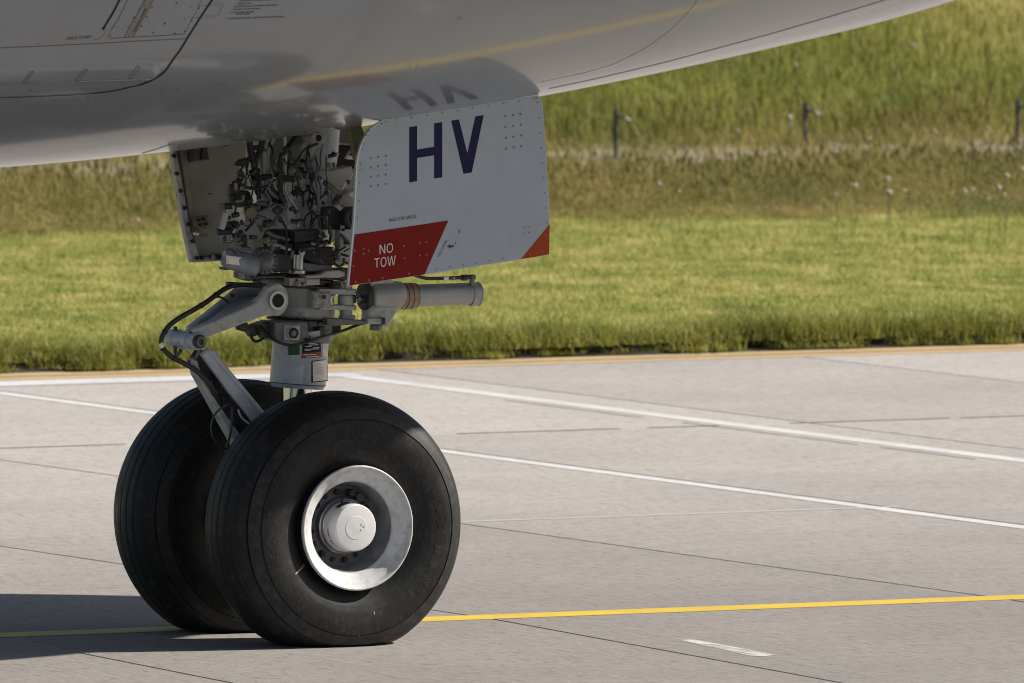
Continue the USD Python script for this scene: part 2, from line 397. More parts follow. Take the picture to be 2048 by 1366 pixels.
def blade_mat(name, stops, trans=0.45, patch=0.35, drift=None):
    """Grass blades: colour varies per blade (random_per_island), over the field in patches, part of the light passes through."""
    n = {"g": ("geometry", {}), "r": ("rgb_ramp", {"ramp": stops}), "n": ("noise_texture", {"scale": patch, "detail": 7.0, "roughness": 0.72}),
         "a": ("math", {"math_type": "multiply", "value2": 0.40}), "b": ("map_range", {"from_min": 0.33, "from_max": 0.67, "to_min": 0.0, "to_max": 0.62}),
         "c": ("math", {"math_type": "add"}),
         "d": ("principled_bsdf", {"roughness": 0.55, "specular_ior_level": 0.25}), "t": ("translucent_bsdf", {}), "mx": ("mix_closure", {"fac": trans})}
    l = [("g.random_per_island", "a.value1"), ("g.position", "n.vector"), ("n.fac", "b.value"), ("a.value", "c.value1"), ("b.result", "c.value2"), ("c.value", "r.fac"),
         ("r.color", "d.base_color"), ("r.color", "t.color"), ("d.BSDF", "mx.closure1"), ("t.BSDF", "mx.closure2")]
    if drift:        # the sward changes from one side of the field to the other
        n["sx"] = ("separate_xyz", {})
        n["dr"] = ("map_range", {"range_type": "smoothstep", "from_min": drift[0], "from_max": drift[1], "to_min": drift[2], "to_max": drift[3]})
        n["e"] = ("math", {"math_type": "add"})
        l = [q for q in l if q != ("c.value", "r.fac")] + [("g.position", "sx.vector"), ("sx.y", "dr.value"), ("c.value", "e.value1"), ("dr.result", "e.value2"), ("e.value", "r.fac")]
    return usdkit.material(stage, "/World/Looks/" + name, n, l, surface="mx.closure")

M_mown = blade_mat("mown_blades", [(0.0, (0.2, 0.26, 0.06)), (0.28, (0.4, 0.42, 0.12)), (0.52, (0.62, 0.56, 0.23)), (0.75, (0.78, 0.66, 0.35)), (1.0, (0.86, 0.74, 0.48))], 0.42, patch=2.4, drift=(15.5, 19.0, -0.16, 0.0))
M_clump = blade_mat("clump_blades", [(0.0, (0.17, 0.24, 0.05)), (0.35, (0.28, 0.35, 0.08)), (0.6, (0.46, 0.46, 0.15)), (0.8, (0.70, 0.62, 0.36)), (1.0, (0.85, 0.78, 0.55))], 0.4, patch=4.0)
M_meadow = blade_mat("meadow_blades", [(0.0, (0.17, 0.19, 0.06)), (0.3, (0.36, 0.325, 0.115)), (0.55, (0.5, 0.39, 0.18)), (0.8, (0.57, 0.42, 0.24)), (1.0, (0.7, 0.54, 0.37))], 0.4, patch=0.7)
M_lush = blade_mat("lush_blades", [(0.0, (0.19, 0.235, 0.055)), (0.3, (0.375, 0.385, 0.105)), (0.55, (0.57, 0.51, 0.19)), (0.8, (0.69, 0.57, 0.28)), (1.0, (0.78, 0.63, 0.38))], 0.42, patch=0.5, drift=(31.0, 36.0, -0.10, 0.14))
M_edge = blade_mat("verge_blades", [(0.0, (0.14, 0.16, 0.03)), (0.4, (0.31, 0.31, 0.07)), (0.7, (0.48, 0.42, 0.14)), (1.0, (0.62, 0.5, 0.25))], 0.35, patch=1.5)

# ---------------------------------------------------------------- the setting: taxiway, field, track
def sheet(x0, y0, x1, y1, z):
    return mesh_of([(x0, y0, z), (x1, y0, z), (x1, y1, z), (x0, y1, z)], [[0, 1, 2], [0, 2, 3]])

def sheet_poly(pts, z):
    p = np.array(pts, float)
    a = np.sum(p[:, 0] * np.roll(p[:, 1], -1) - np.roll(p[:, 0], -1) * p[:, 1])
    if a < 0:
        p = p[::-1]
    v, f = triangulate(p)
    s = cross2(v[f[:, 1]] - v[f[:, 0]], v[f[:, 2]] - v[f[:, 0]])
    f = np.where((s > 0)[:, None], f, f[:, ::-1])
    return mesh_of(np.c_[v, np.full(len(v), z)], f)

EDGE_Y = 15.50
taxi = thing("taxiway", "pale concrete taxiway of jointed slabs with painted lines", "taxiway", kind="structure")
obj("joint_bed", sheet(-90, -70, 120, EDGE_Y + 0.15, -0.016), M_joint, taxi, smooth=False)
far = [sheet(-90, -70, 120, -14, 0), sheet(-90, -14, -13.5, EDGE_Y, 0), sheet(21.3, -14, 120, EDGE_Y, 0)]
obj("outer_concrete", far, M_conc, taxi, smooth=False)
# joints: across at these X (slightly slanted in the near row), lengthwise at these Y
jx = [-13.5, -11.1, -8.6, -6.1, -3.55, -1.08, 1.22, 3.72, 5.99, 8.50, 11.0, 13.6, 16.2, 18.7, 21.3]
jy = [-14.0, -9.4, -4.45, 0.56, 5.42, 10.54, EDGE_Y]
slabs = []
for a in range(len(jx) - 1):
    for b in range(len(jy) - 1):
        sl = lambda x, y: x + (0.088 * (y - 0.56) if y < 0.5 and -13 < x < 21 else 0.0)
        g = 0.006
        y0, y1 = jy[b] + g, jy[b + 1] - g
        q = [(sl(jx[a], jy[b]) + g, y0), (sl(jx[a + 1], jy[b]) - g, y0), (sl(jx[a + 1], jy[b + 1]) - g, y1), (sl(jx[a], jy[b + 1]) + g, y1)]
        P = np.array(q)
        top = np.c_[P, np.zeros(4)]
        c = P.mean(0)
        inn = np.c_[P + np.sign(c - P) * 0.004, np.full(4, 0.0)]
        mid = np.c_[P, np.full(4, -0.004)]
        bot = np.c_[P, np.full(4, -0.02)]
        V = np.vstack([inn, mid, bot]); f = [[0, 1, 2], [0, 2, 3]]
        for k in range(2):
            for i in range(4):
                j = (i + 1) % 4
                f += [[k * 4 + i, k * 4 + 4 + i, k * 4 + 4 + j], [k * 4 + i, k * 4 + 4 + j, k * 4 + j]]
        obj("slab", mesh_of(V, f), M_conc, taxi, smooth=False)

def paint(name, pts, mtl, z=0.0015):
    return obj(name, sheet_poly(pts, z), mtl, taxi, smooth=False)

def paint_px(name, pts, mtl, z=0.0015):
    return paint(name, [tuple(ground(x, y)[:2]) for x, y in pts], mtl, z)

# centre line, in two strokes as far as the camera sees it and beyond
paint("yellow_line", [(-60, 0.53), (90, 0.53), (90, 0.74), (-60, 0.74)], M_yellow)
paint("edge_line", [(-60, 14.93), (90, 14.93), (90, 15.11), (-60, 15.11)], M_edge_yellow)
paint("edge_line", [(-60, 15.19), (90, 15.19), (90, 15.38), (-60, 15.38)], M_edge_yellow)
paint("rust_streak", [(-60, 15.115), (90, 15.115), (90, 15.185), (-60, 15.185)], M_rust_gap)
# white lines running away from the camera, and the one along the edge that joins them
paint("white_line", [(8.03, -12), (8.165, -12), (8.165, 14.50), (8.03, 14.70)], M_white_line)
paint("white_line", [(5.85, -12), (5.955, -12), (5.955, 14.72), (5.85, 14.72)], M_white_line, 0.0016)
paint("white_line", [(-30, 14.72), (8.21, 14.50), (8.21, 14.66), (7.6, 14.84), (-30, 14.86)], M_white_line, 0.003)
# light sealant beside two joints
for x0, x1 in ((3.6, 6.05), (6.72, 9.6), (-4.5, -0.2)):
    paint("sealant_strip", [(x0, 5.43), (x1, 5.43), (x1, 5.475), (x0, 5.475)], M_joint_light)
for x0, x1 in ((3.9, 4.75), (6.55, 7.45), (7.6, 8.0), (8.4, 9.3), (9.36, 11.5), (-2.0, 2.0)):
    paint("dark_sealant", [(x0, 10.525), (x1, 10.53), (x1, 10.565), (x0, 10.56)], M_joint, 0.001)
for y0, y1 in ((8.0, 8.9), (9.1, 10.8), (11.2, 12.6), (6.0, 7.4)):
    paint("dark_sealant", [(7.93, y0), (7.945, y0), (7.95, y1), (7.935, y1)], M_joint, 0.001)
paint_px("worn_mark", [(1362, 1281), (1388, 1279), (1552, 1310), (1530, 1313), (1500, 1312)], M_worn_white)
paint_px("scrubbed_mark", [(1150, 1243), (1200, 1243), (1370, 1280), (1352, 1281)], M_ghost)
paint_px("scrubbed_mark", [(1532, 1314), (1556, 1311), (1760, 1352), (1725, 1358)], M_ghost)
paint_px("scrubbed_mark", [(560, 1305), (600, 1304), (910, 1366), (850, 1366)], M_ghost)

# terrain: flat up to the fence, then a low rise
def terrain_z(y):
    y = np.asarray(y, float)
    return 0.05 + np.where(y < 27.8, 0, np.where(y < 75, 0.075 * (y - 27.8), 0.075 * 47.2))
def strip_mesh(x0, x1, ys, zoff=0.0, nx=2, wob=0.0, seed=3):
    xs = np.linspace(x0, x1, nx)
    V, f = [], []
    for i, y in enumerate(ys):
        w = wob * (meshkit.fbm(np.c_[xs * 0.8, np.full(nx, 7.3 * i), np.zeros(nx)], 3, seed) - 0.5) * (1 if i in (0, len(ys) - 1) else 0)
        V.append(np.c_[xs, np.full(nx, y) + w, np.full(nx, float(terrain_z(y)) + zoff)])
    V = np.vstack(V)
    for i in range(len(ys) - 1):
        for j in range(nx - 1):
            a = i * nx + j
            f += [[a, a + 1, a + nx + 1], [a, a + nx + 1, a + nx]]
    return mesh_of(V, f)
obj("ground", [strip_mesh(-600, 700, [EDGE_Y + 0.2, 27.8, 45, 60, 75, 200, 900], -0.01), sheet(-600, -900, 700, -70, -0.03), sheet(-600, -70, -90, EDGE_Y, -0.03), sheet(120, -70, 700, EDGE_Y, -0.03)],
    M_field, None, smooth=False, kind="structure", label="grassy airfield ground reaching to the horizon", cat="ground")
vx = np.linspace(-60, 90, 1500)
vn = 0.13 * (meshkit.fbm(np.c_[vx * 1.1, vx * 0, vx * 0], 4, 5) - 0.5)
rows = [(EDGE_Y - 0.10, 0.003), (EDGE_Y + 0.03, 0.012), (EDGE_Y + 0.07, 0.045), (EDGE_Y + 0.13, 0.064), (EDGE_Y + 0.5, 0.056)]
vv_ = []
for k_, (y_, z_) in enumerate(rows):
    rz = 0.02 * (meshkit.fbm(np.c_[vx * 7, vx * 0 + k_, vx * 0], 3, 6) - 0.5) * (0 < k_ < 4)
    vv_.append(np.c_[vx, y_ + vn * (1.0 if k_ < 4 else 0), np.maximum(z_ + rz, 0.003)])
vf = []
for k_ in range(len(rows) - 1):
    a_ = np.arange(len(vx) - 1) + k_ * len(vx)
    vf += [np.stack([a_, a_ + 1, a_ + 1 + len(vx)], 1), np.stack([a_, a_ + 1 + len(vx), a_ + len(vx)], 1)]
obj("verge", mesh_of(np.vstack(vv_), np.vstack(vf)), M_shaded_soil, None, smooth=False, kind="structure", label="low dark soil edge between taxiway and grass", cat="verge")
TRACK = (28.9, 30.05)
obj("track", strip_mesh(-100, 140, [TRACK[0], TRACK[0] + 0.4, TRACK[1] - 0.4, TRACK[1]], 0.015, 700, 0.35, 9), M_gravel, None, smooth=False, kind="structure", label="pale gravel track running through the meadow behind the fence posts", cat="track")

# ---------------------------------------------------------------- grass
def patch(n, size, h0, h1, w, lean, seed, seeds=0.0, droop=0.35, flat=0.0):
    g = np.random.default_rng(seed)
    base = np.c_[g.uniform(-size / 2, size / 2, (n, 2)), np.zeros(n)]
    h = g.uniform(h0, h1, n) * g.uniform(0.7, 1.1, n)
    a = g.uniform(0, 2 * np.pi, n); d = np.c_[np.cos(a), np.sin(a), np.zeros(n)]
    s = np.c_[-np.sin(a), np.cos(a), np.zeros(n)]
    rot = g.uniform(-1.2, 1.2, n)[:, None]
    s = s * np.cos(rot) + d * np.sin(rot)
    ln = g.uniform(0.1, 1, n) * lean
    ln = np.where(g.random(n) < flat, ln + 1.4, ln)
    up = np.array([0, 0, 1.0])
    mid = base + up * (h * 0.55 * np.cos(ln * 0.5))[:, None] + d * (h * 0.55 * np.sin(ln * 0.5))[:, None]
    tip = mid + up * (h * 0.45 * np.cos(ln + droop))[:, None] + d * (h * 0.45 * np.sin(ln + droop))[:, None]
    ww = (w * g.uniform(0.6, 1.3, n))[:, None] / 2
    V = np.stack([base - s * ww, base + s * ww, mid - s * ww * 0.8, mid + s * ww * 0.8, tip], 1).reshape(-1, 3)
    k = np.arange(n)[:, None] * 5
    f = np.concatenate([k + [0, 1, 3], k + [0, 3, 2], k + [2, 3, 4]])
    if seeds > 0:          # seed heads: a small spindle on some stalks
        m_ = int(n * seeds)
        i = g.choice(n, m_, replace=False)
        t = tip[i] + up * g.uniform(0.02, 0.16, m_)[:, None]
        r = 0.007
        S = np.stack([t - up * 0.03, t + s[i] * r, t + d[i] * r, t - s[i] * r, t - d[i] * r, t + up * 0.05], 1).reshape(-1, 3)
        o = len(V); q = o + np.arange(m_)[:, None] * 6
        for j in range(4):
            b, c = 1 + j, 1 + (j + 1) % 4
            f = np.concatenate([f, q + [0, c, b], q + [5, b, c]])
        stalk = np.stack([tip[i] - s[i] * 0.0015, tip[i] + s[i] * 0.0015, t], 1).reshape(-1, 3)
        o2 = o + len(S); V = np.vstack([V, S, stalk])
        f = np.concatenate([f, o2 + np.arange(m_)[:, None] * 3 + [0, 1, 2]])
    return mesh_of(V, f)

def scatter(name, protos, mtl, pos, scale, label, cat="grass", seed=1, yaw=None):
    g = np.random.default_rng(seed)
    pi = UsdGeom.PointInstancer.Define(stage, path_for(name, None))
    rel = pi.CreatePrototypesRel()
    for k, pm in enumerate(protos):
        pth = pi.GetPath().pathString + ("/tuft" if k == 0 else f"/tuft_{k:03d}")
        usdkit.mesh(stage, pth, pm, mtl, smooth=False)
        rel.AddTarget(pth)
    n = len(pos)
    pi.CreateProtoIndicesAttr(Vt.IntArray.FromNumpy(g.integers(0, len(protos), n).astype(np.int32)))
    pi.CreatePositionsAttr(Vt.Vec3fArray.FromNumpy(np.asarray(pos, np.float32)))
    th = g.uniform(0, 2 * np.pi, n)
    pi.CreateOrientationsAttr(Vt.QuathArray([Gf.Quath(float(math.cos(t / 2)), 0, 0, float(math.sin(t / 2))) for t in th]))
    sc = np.asarray(scale, float)
    pi.CreateScalesAttr(Vt.Vec3fArray.FromNumpy(np.c_[np.ones(n), np.ones(n), sc].astype(np.float32)))
    tag(pi, label, cat, kind="stuff")
    return pi

def field_points(y0, y1, step, left, right, seed, jitter=0.5):
    g = np.random.default_rng(seed)
    out = []
    y = y0
    while y < y1:
        xc = (y - 15.5) * 0.5543 + 9.6          # along the line of sight
        xs = np.arange(xc - left, xc + right, step)
        out.append(np.c_[xs + g.uniform(-jitter, jitter, len(xs)) * step, y + g.uniform(-jitter, jitter, len(xs)) * step])
        y += step
    return np.vstack(out)

def lift(p, zoff=0.0):
    return np.c_[p, terrain_z(p[:, 1]) + zoff]

MEADOW_Y = 25.9
def meadow_edge(p):
    return MEADOW_Y + 2.6 * (meshkit.fbm(np.c_[p[:, 0] * 0.8, p[:, 1] * 0, p[:, 0] * 0], 4, 21) - 0.5)
p = field_points(EDGE_Y + 0.40, MEADOW_Y + 1.0, 0.34, 9, 10, 11)
p = p[p[:, 1] < meadow_edge(p)]
hs = 0.35 + 1.25 * meshkit.fbm(np.c_[p * 0.9, np.zeros(len(p))], 5, 2)
scatter("mown_grass", [patch(420, 0.5, 0.02, 0.06, 0.006, 1.4, 20 + k, flat=0.7) for k in range(6)], M_mown, lift(p), hs, "yellowish mown grass between the taxiway edge and the meadow")
g2 = np.random.default_rng(91)
p = field_points(EDGE_Y + 0.35, MEADOW_Y + 0.4, 0.20, 8, 9, 16, 0.9)
p = p[g2.random(len(p)) < 0.30]
scatter("mown_weeds", [patch(60, 0.20, 0.015, 0.055, 0.008, 1.6, 140 + k, flat=0.6) for k in range(4)] + [patch(40, 0.25, 0.02, 0.07, 0.005, 1.5, 150 + k, flat=0.5) for k in range(3)], M_clump, lift(p), g2.uniform(0.5, 1.2, len(p)), "darker weed tufts dotted over the mown grass", "weeds")
p = field_points(MEADOW_Y - 1.8, TRACK[0] - 0.1, 0.36, 10, 11, 12)
p = p[p[:, 1] > meadow_edge(p) - 0.5]
hs = (0.55 + 0.9 * meshkit.fbm(np.c_[p * 0.35, np.zeros(len(p))], 4, 3)) * np.interp(p[:, 1], [MEADOW_Y, 26.8, 27.3, 28.0, 28.9], [0.2, 0.7, 0.75, 0.4, 0.22])
scatter("meadow_grass", [patch(270, 0.55, 0.16, 0.42, 0.006, 0.9, 40 + k, seeds=0.22) for k in range(6)], M_meadow, lift(p), hs, "tall brownish meadow grass in seed in front of the gravel track")
p = field_points(TRACK[1] + 0.2, 62, 0.42, 11, 13, 13)
hs = 0.3 + 1.35 * meshkit.fbm(np.c_[p * 0.5, np.zeros(len(p))], 5, 4)
scatter("bank_grass", [patch(250, 0.65, 0.12, 0.46, 0.008, 1.0, 60 + k, seeds=0.14) for k in range(6)], M_lush, lift(p), hs, "lush green grass on the bank behind the gravel track")
p = field_points(TRACK[1] - 0.15, TRACK[1] + 0.45, 0.30, 11, 13, 15)
hs = 0.35 + 1.1 * meshkit.fbm(np.c_[p * 0.8, np.zeros(len(p))], 4, 6)
scatter("scrub_grass", [patch(230, 0.5, 0.06, 0.17, 0.007, 1.1, 120 + k, seeds=0.12) for k in range(5)], M_meadow, lift(p), hs, "band of dry brown grass behind the gravel track")
# sparse weeds on the track's crown and in front of the fence
g_ = np.random.default_rng(5)
p = field_points(TRACK[0], TRACK[1], 0.3, 10, 11, 14)
p = p[g_.random(len(p)) < 0.5]
scatter("track_weeds", [patch(70, 0.4, 0.04, 0.14, 0.006, 0.8, 80 + k, seeds=0.1) for k in range(4)], M_meadow, lift(p, 0.02), np.full(len(p), 1.0), "sparse weeds growing on the gravel track", "weeds")
# the verge: dense dark tufts overhanging the soil
xs = np.arange(-1, 22, 0.055)
ye = EDGE_Y + 0.045 + 0.13 * (meshkit.fbm(np.c_[xs * 1.6, xs * 0, xs * 0], 4, 8) - 0.5) + g_.uniform(-0.05, 0.12, len(xs))
p = np.c_[xs, ye]
p = np.vstack([p, np.c_[xs + 0.02, ye + 0.18]])
low = g_.random(len(xs)) < 0.45
stray = np.c_[xs[low], ye[low] - 0.10]
hs = 0.25 + 1.3 * meshkit.fbm(np.c_[p[:, 0] * 2.2, p[:, 1] * 0, p[:, 0] * 0], 4, 12)
scatter("verge_grass", [patch(150, 0.20, 0.05, 0.16, 0.006, 1.1, 100 + k, flat=0.25) for k in range(6)], M_edge, np.vstack([lift(p), np.c_[stray, np.full(len(stray), 0.012)]]), np.r_[hs, g_.uniform(0.3, 0.9, len(stray))], "dense green tufts of grass along the taxiway edge")

# ---------------------------------------------------------------- fence posts and dandelion clocks
M_post = mat("post_metal", (0.10, 0.095, 0.085), rough=0.6, var=0.3, scale=20)
M_tie = mat("tie_plastic", (0.34, 0.38, 0.42), rough=0.5)
def on_terrain(px, py):
    z = 0.0
    for _ in range(60):
        lo = ground(px, py, z)
        z = 0.5 * z + 0.5 * float(terrain_z(lo[1]))
    return lo
posts = [(1233, 322, 216, "slim dark fence post nearest the nose gear door"), (1612, 318, 204, "slim dark fence post in the middle of the three by the track"), (2037, 296, 196, "slim dark fence post at the right edge of the picture")]
for px, py, ptop, lab in posts:
    b = on_terrain(px, py)
    dist = (b - C) @ F
    h = (py - ptop) * dist / FPX
    o = thing("fence_post", lab, "fence post", b, group="fence posts along the track")
    obj("post", trimesh.util.concatenate([cyl((0, 0, -0.2), (0, 0, h), 0.010, bevel=0.002, n=8), trimesh.creation.box((0.026, 0.006, h + 0.1), trimesh.transformations.translation_matrix((0, 0.014, h / 2 - 0.06)))]), M_post, o)
    obj("insulator", cyl((0.0, -0.015, h - 0.05), (0.05, -0.02, h - 0.055), 0.01, n=8), M_black, o)
    obj("tape_end", tube([(0.05, -0.02, h - 0.055), (0.07, -0.02, h - 0.07), (0.09, -0.025, h - 0.075)], 0.006, 6), M_tie, o)

M_stalk = mat("stalk_green", (0.16, 0.20, 0.06), rough=0.6)
M_fluff = usdkit.material(stage, "/World/Looks/dandelion_fluff", {"d": ("diffuse_bsdf", {"color": (0.80, 0.77, 0.68)}), "t": ("translucent_bsdf", {"color": (0.8, 0.77, 0.68)}), "x": ("mix_closure", {"fac": 0.4})},
                          [("d.BSDF", "x.closure1"), ("t.BSDF", "x.closure2")], surface="x.closure")
gd = np.random.default_rng(31)
def fluff(r, seed):
    g = np.random.default_rng(seed)
    n = 70
    d = g.normal(size=(n, 3)); d /= np.linalg.norm(d, axis=1, keepdims=True)
    V, f = [], []
    for i, q in enumerate(d):
        u, v, w = frame(q)
        o = len(V)
        V += [q * r * 0.2, q * r + u * r * 0.28, q * r - u * r * 0.14 + v * r * 0.24, q * r - u * r * 0.14 - v * r * 0.24]
        f += [[o, o + 1, o + 2], [o, o + 2, o + 3], [o, o + 3, o + 1], [o + 1, o + 3, o + 2]]
    return mesh_of(V, f)
clock_px = [
    (1775, 358, 1.0, "largest dandelion clock of the cluster between the middle and right fence posts"),
    (1710, 372, 1.0, "dandelion clock at the left end of the cluster right of the middle post"),
    (1778, 385, 1.0, "dandelion clock directly below the largest one of its cluster"),
    (1808, 382, 0.7, "small dandelion clock at the right end of the cluster right of the middle post"),
    (1672, 390, 0.6, "tiny low dandelion clock just left of the cluster under the middle post"),
    (1929, 383, 0.8, "left one of two touching dandelion clocks under the right fence post"),
    (1945, 380, 0.8, "right one of two touching dandelion clocks under the right fence post"),
    (1976, 398, 0.6, "lowest dandelion clock of those under the right fence post"),
    (1997, 376, 1.0, "large dandelion clock standing just left and below the right fence post"),
    (2013, 352, 1.0, "highest of the large dandelion clocks below the right fence post"),
    (2009, 390, 0.6, "small dandelion clock right under the large one below the right post"),
    (2044, 338, 0.9, "dandelion clock cut by the right edge of the picture"),
    (1318, 368, 0.8, "left one of two lone dandelion clocks between the large door and the middle post"),
    (1358, 383, 0.6, "right one of two lone dandelion clocks between the large door and the middle post"),
    (1714, 66, 0.9, "dandelion clock high on the bank, nearest the belly's lower edge"),
    (1826, 92, 1.0, "dandelion clock high on the bank, farthest right"),
    (1592, 131, 0.7, "dandelion clock on the bank just under the belly's rising edge"),
    (1578, 235, 1.0, "upper dandelion clock of the pair left of the middle fence post"),
    (1582, 250, 0.8, "lower dandelion clock of the pair left of the middle fence post"),
    (1870, 265, 0.8, "dandelion clock on the track's far side midway between middle and right posts"),
    (1475, 262, 0.7, "dandelion clock midway between the left and middle fence posts"),
    (1738, 278, 0.7, "dandelion clock on the track right of the middle fence post"),
    (275, 440, 0.8, "dandelion clock at the edge of the mown grass left of the nose gear"),
    (258, 360, 0.6, "small dandelion clock in the meadow under the belly left of the nose gear")]
for k, (px, py, s, lab) in enumerate(clock_px):
    # the head stands above the grass: find the ground whose head height meets the pixel
    for h in (0.36, 0.30):
        z = h
        for _ in range(60):
            q = ground(px, py, z)
            z = 0.5 * z + 0.5 * (float(terrain_z(q[1])) + h)
        if q[1] > MEADOW_Y + 0.2:
            break
    o = thing("dandelion", lab, "dandelion", (q[0], q[1], terrain_z(q[1])), group="dandelion clocks in the field")
    obj("stalk", tube([(0, 0, 0), (0.01, 0.0, h * 0.5), (0, 0, h)], 0.003, 5), M_stalk, o)
    fl = fluff(0.018 * s, 200 + k); fl.apply_translation((0, 0, h))
    obj("head", fl, M_fluff, o, smooth=False)

# ================================================================ the airliner
plane = thing("airliner", "white airliner standing on its nose wheels on the taxiway, seen close up under the belly", "airliner")
YC = 0.04
YL = 0.09
# fuselage: cross-section ellipses along X; keel height as measured, the rest a rounded nose and a cylinder behind it
def _pchip(x, y):
    from scipy.interpolate import PchipInterpolator
    return PchipInterpolator(x, y)
_kx = [-1.4, -1.0, -0.5, 0.0, 0.5, 1.0, 1.5, 2.0, 2.5]
_kz = [2.0743 + 0.1092 * x + 0.01938 * x * x - 0.000443 * x ** 3 + 0.006 for x in _kx]
TIP = 5.85
def _u(q):
    return 2.5 + (TIP - 2.5) * q
keel = _pchip([-40, -9, -6, -4, -2.6] + _kx + [3.0, _u(.27), _u(.45), _u(.62), _u(.76), _u(.88), _u(.95), _u(.99), TIP], [1.84, 1.84, 1.86, 1.885, 1.922] + _kz + [2.592, 2.735, 2.97, 3.17, 3.36, 3.56, 3.7, 3.8, 3.9])
topz = _pchip([-40, -4, -2, 0, 2, _u(.25), _u(.5), _u(.76), _u(.9), _u(.975), TIP], [7.48, 7.46, 7.36, 7.05, 6.4, 5.75, 5.1, 4.55, 4.22, 4.02, 3.9])
wid = _pchip([-40, -4, -2, 0, 1, 1.9, _u(.1), _u(.35), _u(.58), _u(.75), _u(.87), _u(.95), _u(.99), TIP], [2.84, 2.83, 2.82, 2.75, 2.64, 2.44, 2.2, 1.7, 1.25, .92, .6, .36, .16, 0.0])
midz = _pchip([-40, -3, 0, 2, _u(.35), _u(.75), TIP], [4.62, 4.6, 4.45, 4.3, 4.12, 3.98, 3.9])

def fus_g(P):
    X, Y, Z = np.minimum(P[..., 0], TIP), P[..., 1], P[..., 2]
    w = np.maximum(wid(X), 1e-3); zc = midz(X)
    h = np.maximum(np.where(Z < zc, zc - keel(X), topz(X) - zc), 1e-3)
    return np.sqrt(((Y - YC) / w) ** 2 + ((Z - zc) / h) ** 2) - 1

def fus_hit(x, y):
    """Point and outward normal of the fuselage skin under pixel(s) x, y."""
    v = ray(np.asarray(x, float), np.asarray(y, float))
    lo = np.full(v.shape[:-1], 66.0)
    step = 0.01
    t = lo.copy(); done = np.zeros(lo.shape, bool)
    for _ in range(900):
        g = fus_g(C + v * t[..., None])
        done |= g < 0
        if done.all():
            break
        t = np.where(done, t, t + step)
    a, b = t - step, t.copy()
    for _ in range(30):
        c = (a + b) / 2
        ins = fus_g(C + v * c[..., None]) < 0
        b = np.where(ins, c, b); a = np.where(ins, a, c)
    p = C + v * b[..., None]
    e = 1e-4
    n = np.stack([fus_g(p + np.eye(3)[k] * e) - fus_g(p - np.eye(3)[k] * e) for k in range(3)], -1)
    return p, n / np.linalg.norm(n, axis=-1, keepdims=True)

xs = np.concatenate([[-40, -30, -22, -16, -12, -9, -7.5, -6.2, -5.2, -4.4], np.arange(-3.8, 3.8, 0.04), np.arange(3.8, TIP - 0.1, 0.05), [TIP - 0.08, TIP - 0.04, TIP - 0.015, TIP - 0.0005]])
NT = 240
th = np.linspace(0, 2 * np.pi, NT, endpoint=False)
V = []
for X in xs:
    w, zc, k, t = float(wid(X)), float(midz(X)), float(keel(X)), float(topz(X))
    cz = np.cos(th)
    V.append(np.c_[np.full(NT, X), YC + w * np.sin(th), zc - np.where(cz > 0, (zc - k), (t - zc)) * cz])
V = np.vstack(V)
i, j = np.meshgrid(np.arange(len(xs) - 1), np.arange(NT), indexing="ij")
a = i * NT + j; b = i * NT + (j + 1) % NT
f = np.concatenate([np.stack([a, b + NT, b], -1).reshape(-1, 3), np.stack([a, a + NT, b + NT], -1).reshape(-1, 3)])
n0 = len(V)
V = np.vstack([V, [[-40, YC, 4.66]], [[TIP, YC, 3.90]]])
jj = np.arange(NT)
f = np.concatenate([f, np.stack([np.full(NT, n0), jj, (jj + 1) % NT], 1), np.stack([np.full(NT, n0 + 1), (len(xs) - 1) * NT + (jj + 1) % NT, (len(xs) - 1) * NT + jj], 1)])
fm = mesh_of(V, f)
if fm.volume < 0:
    fm.invert()
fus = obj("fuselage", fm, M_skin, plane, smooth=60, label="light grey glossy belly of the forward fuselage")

def on_skin(px, off):
    """Pixels (n x 2) -> points lying off metres above the skin."""
    q = np.asarray(px, float)
    p, n = fus_hit(q[:, 0], q[:, 1])
    return p + n * (np.asarray(off, float)[..., None] if np.ndim(off) else off)

def resample(pts, step):
    p = np.asarray(pts, float)
    s = np.r_[0, np.cumsum(np.linalg.norm(np.diff(p, axis=0), axis=1))]
    q = np.arange(0, s[-1], step); q = np.r_[q, s[-1]]
    return np.c_[np.interp(q, s, p[:, 0]), np.interp(q, s, p[:, 1])]

def skin_ribbon(pts, width, off=0.0015, closed=False, step=4.0):
    p = resample(list(pts) + ([pts[0]] if closed else []), step)
    d = np.gradient(p, axis=0); d /= np.maximum(np.linalg.norm(d, axis=1, keepdims=True), 1e-9)
    nr = np.c_[-d[:, 1], d[:, 0]] * width / 2
    A, B = on_skin(p + nr, off), on_skin(p - nr, off)
    k = len(p); V = np.vstack([A, B])
    i = np.arange(k - 1)
    f = np.concatenate([np.stack([i, i + 1, i + k + 1], 1), np.stack([i, i + k + 1, i + k], 1)])
    return mesh_of(V, f)

def skin_patch(poly, off=0.0012, fine=True):
    import shapely.geometry as sg
    p = resample(list(poly) + [poly[0]], 6)[:-1] if fine else np.array(poly, float)
    v, f = trimesh.creation.triangulate_polygon(sg.Polygon(p), engine="earcut")
    return mesh_of(on_skin(v, off), f)

def skin_dots(pts, rx, ry, off=0.0015):
    ms = []
    for x, y in pts:
        a_ = np.radians(np.arange(0, 360, 45))
        ms.append(skin_patch([(x + rx * math.cos(t), y + ry * math.sin(t)) for t in a_], off, False))
    return trimesh.util.concatenate(ms)

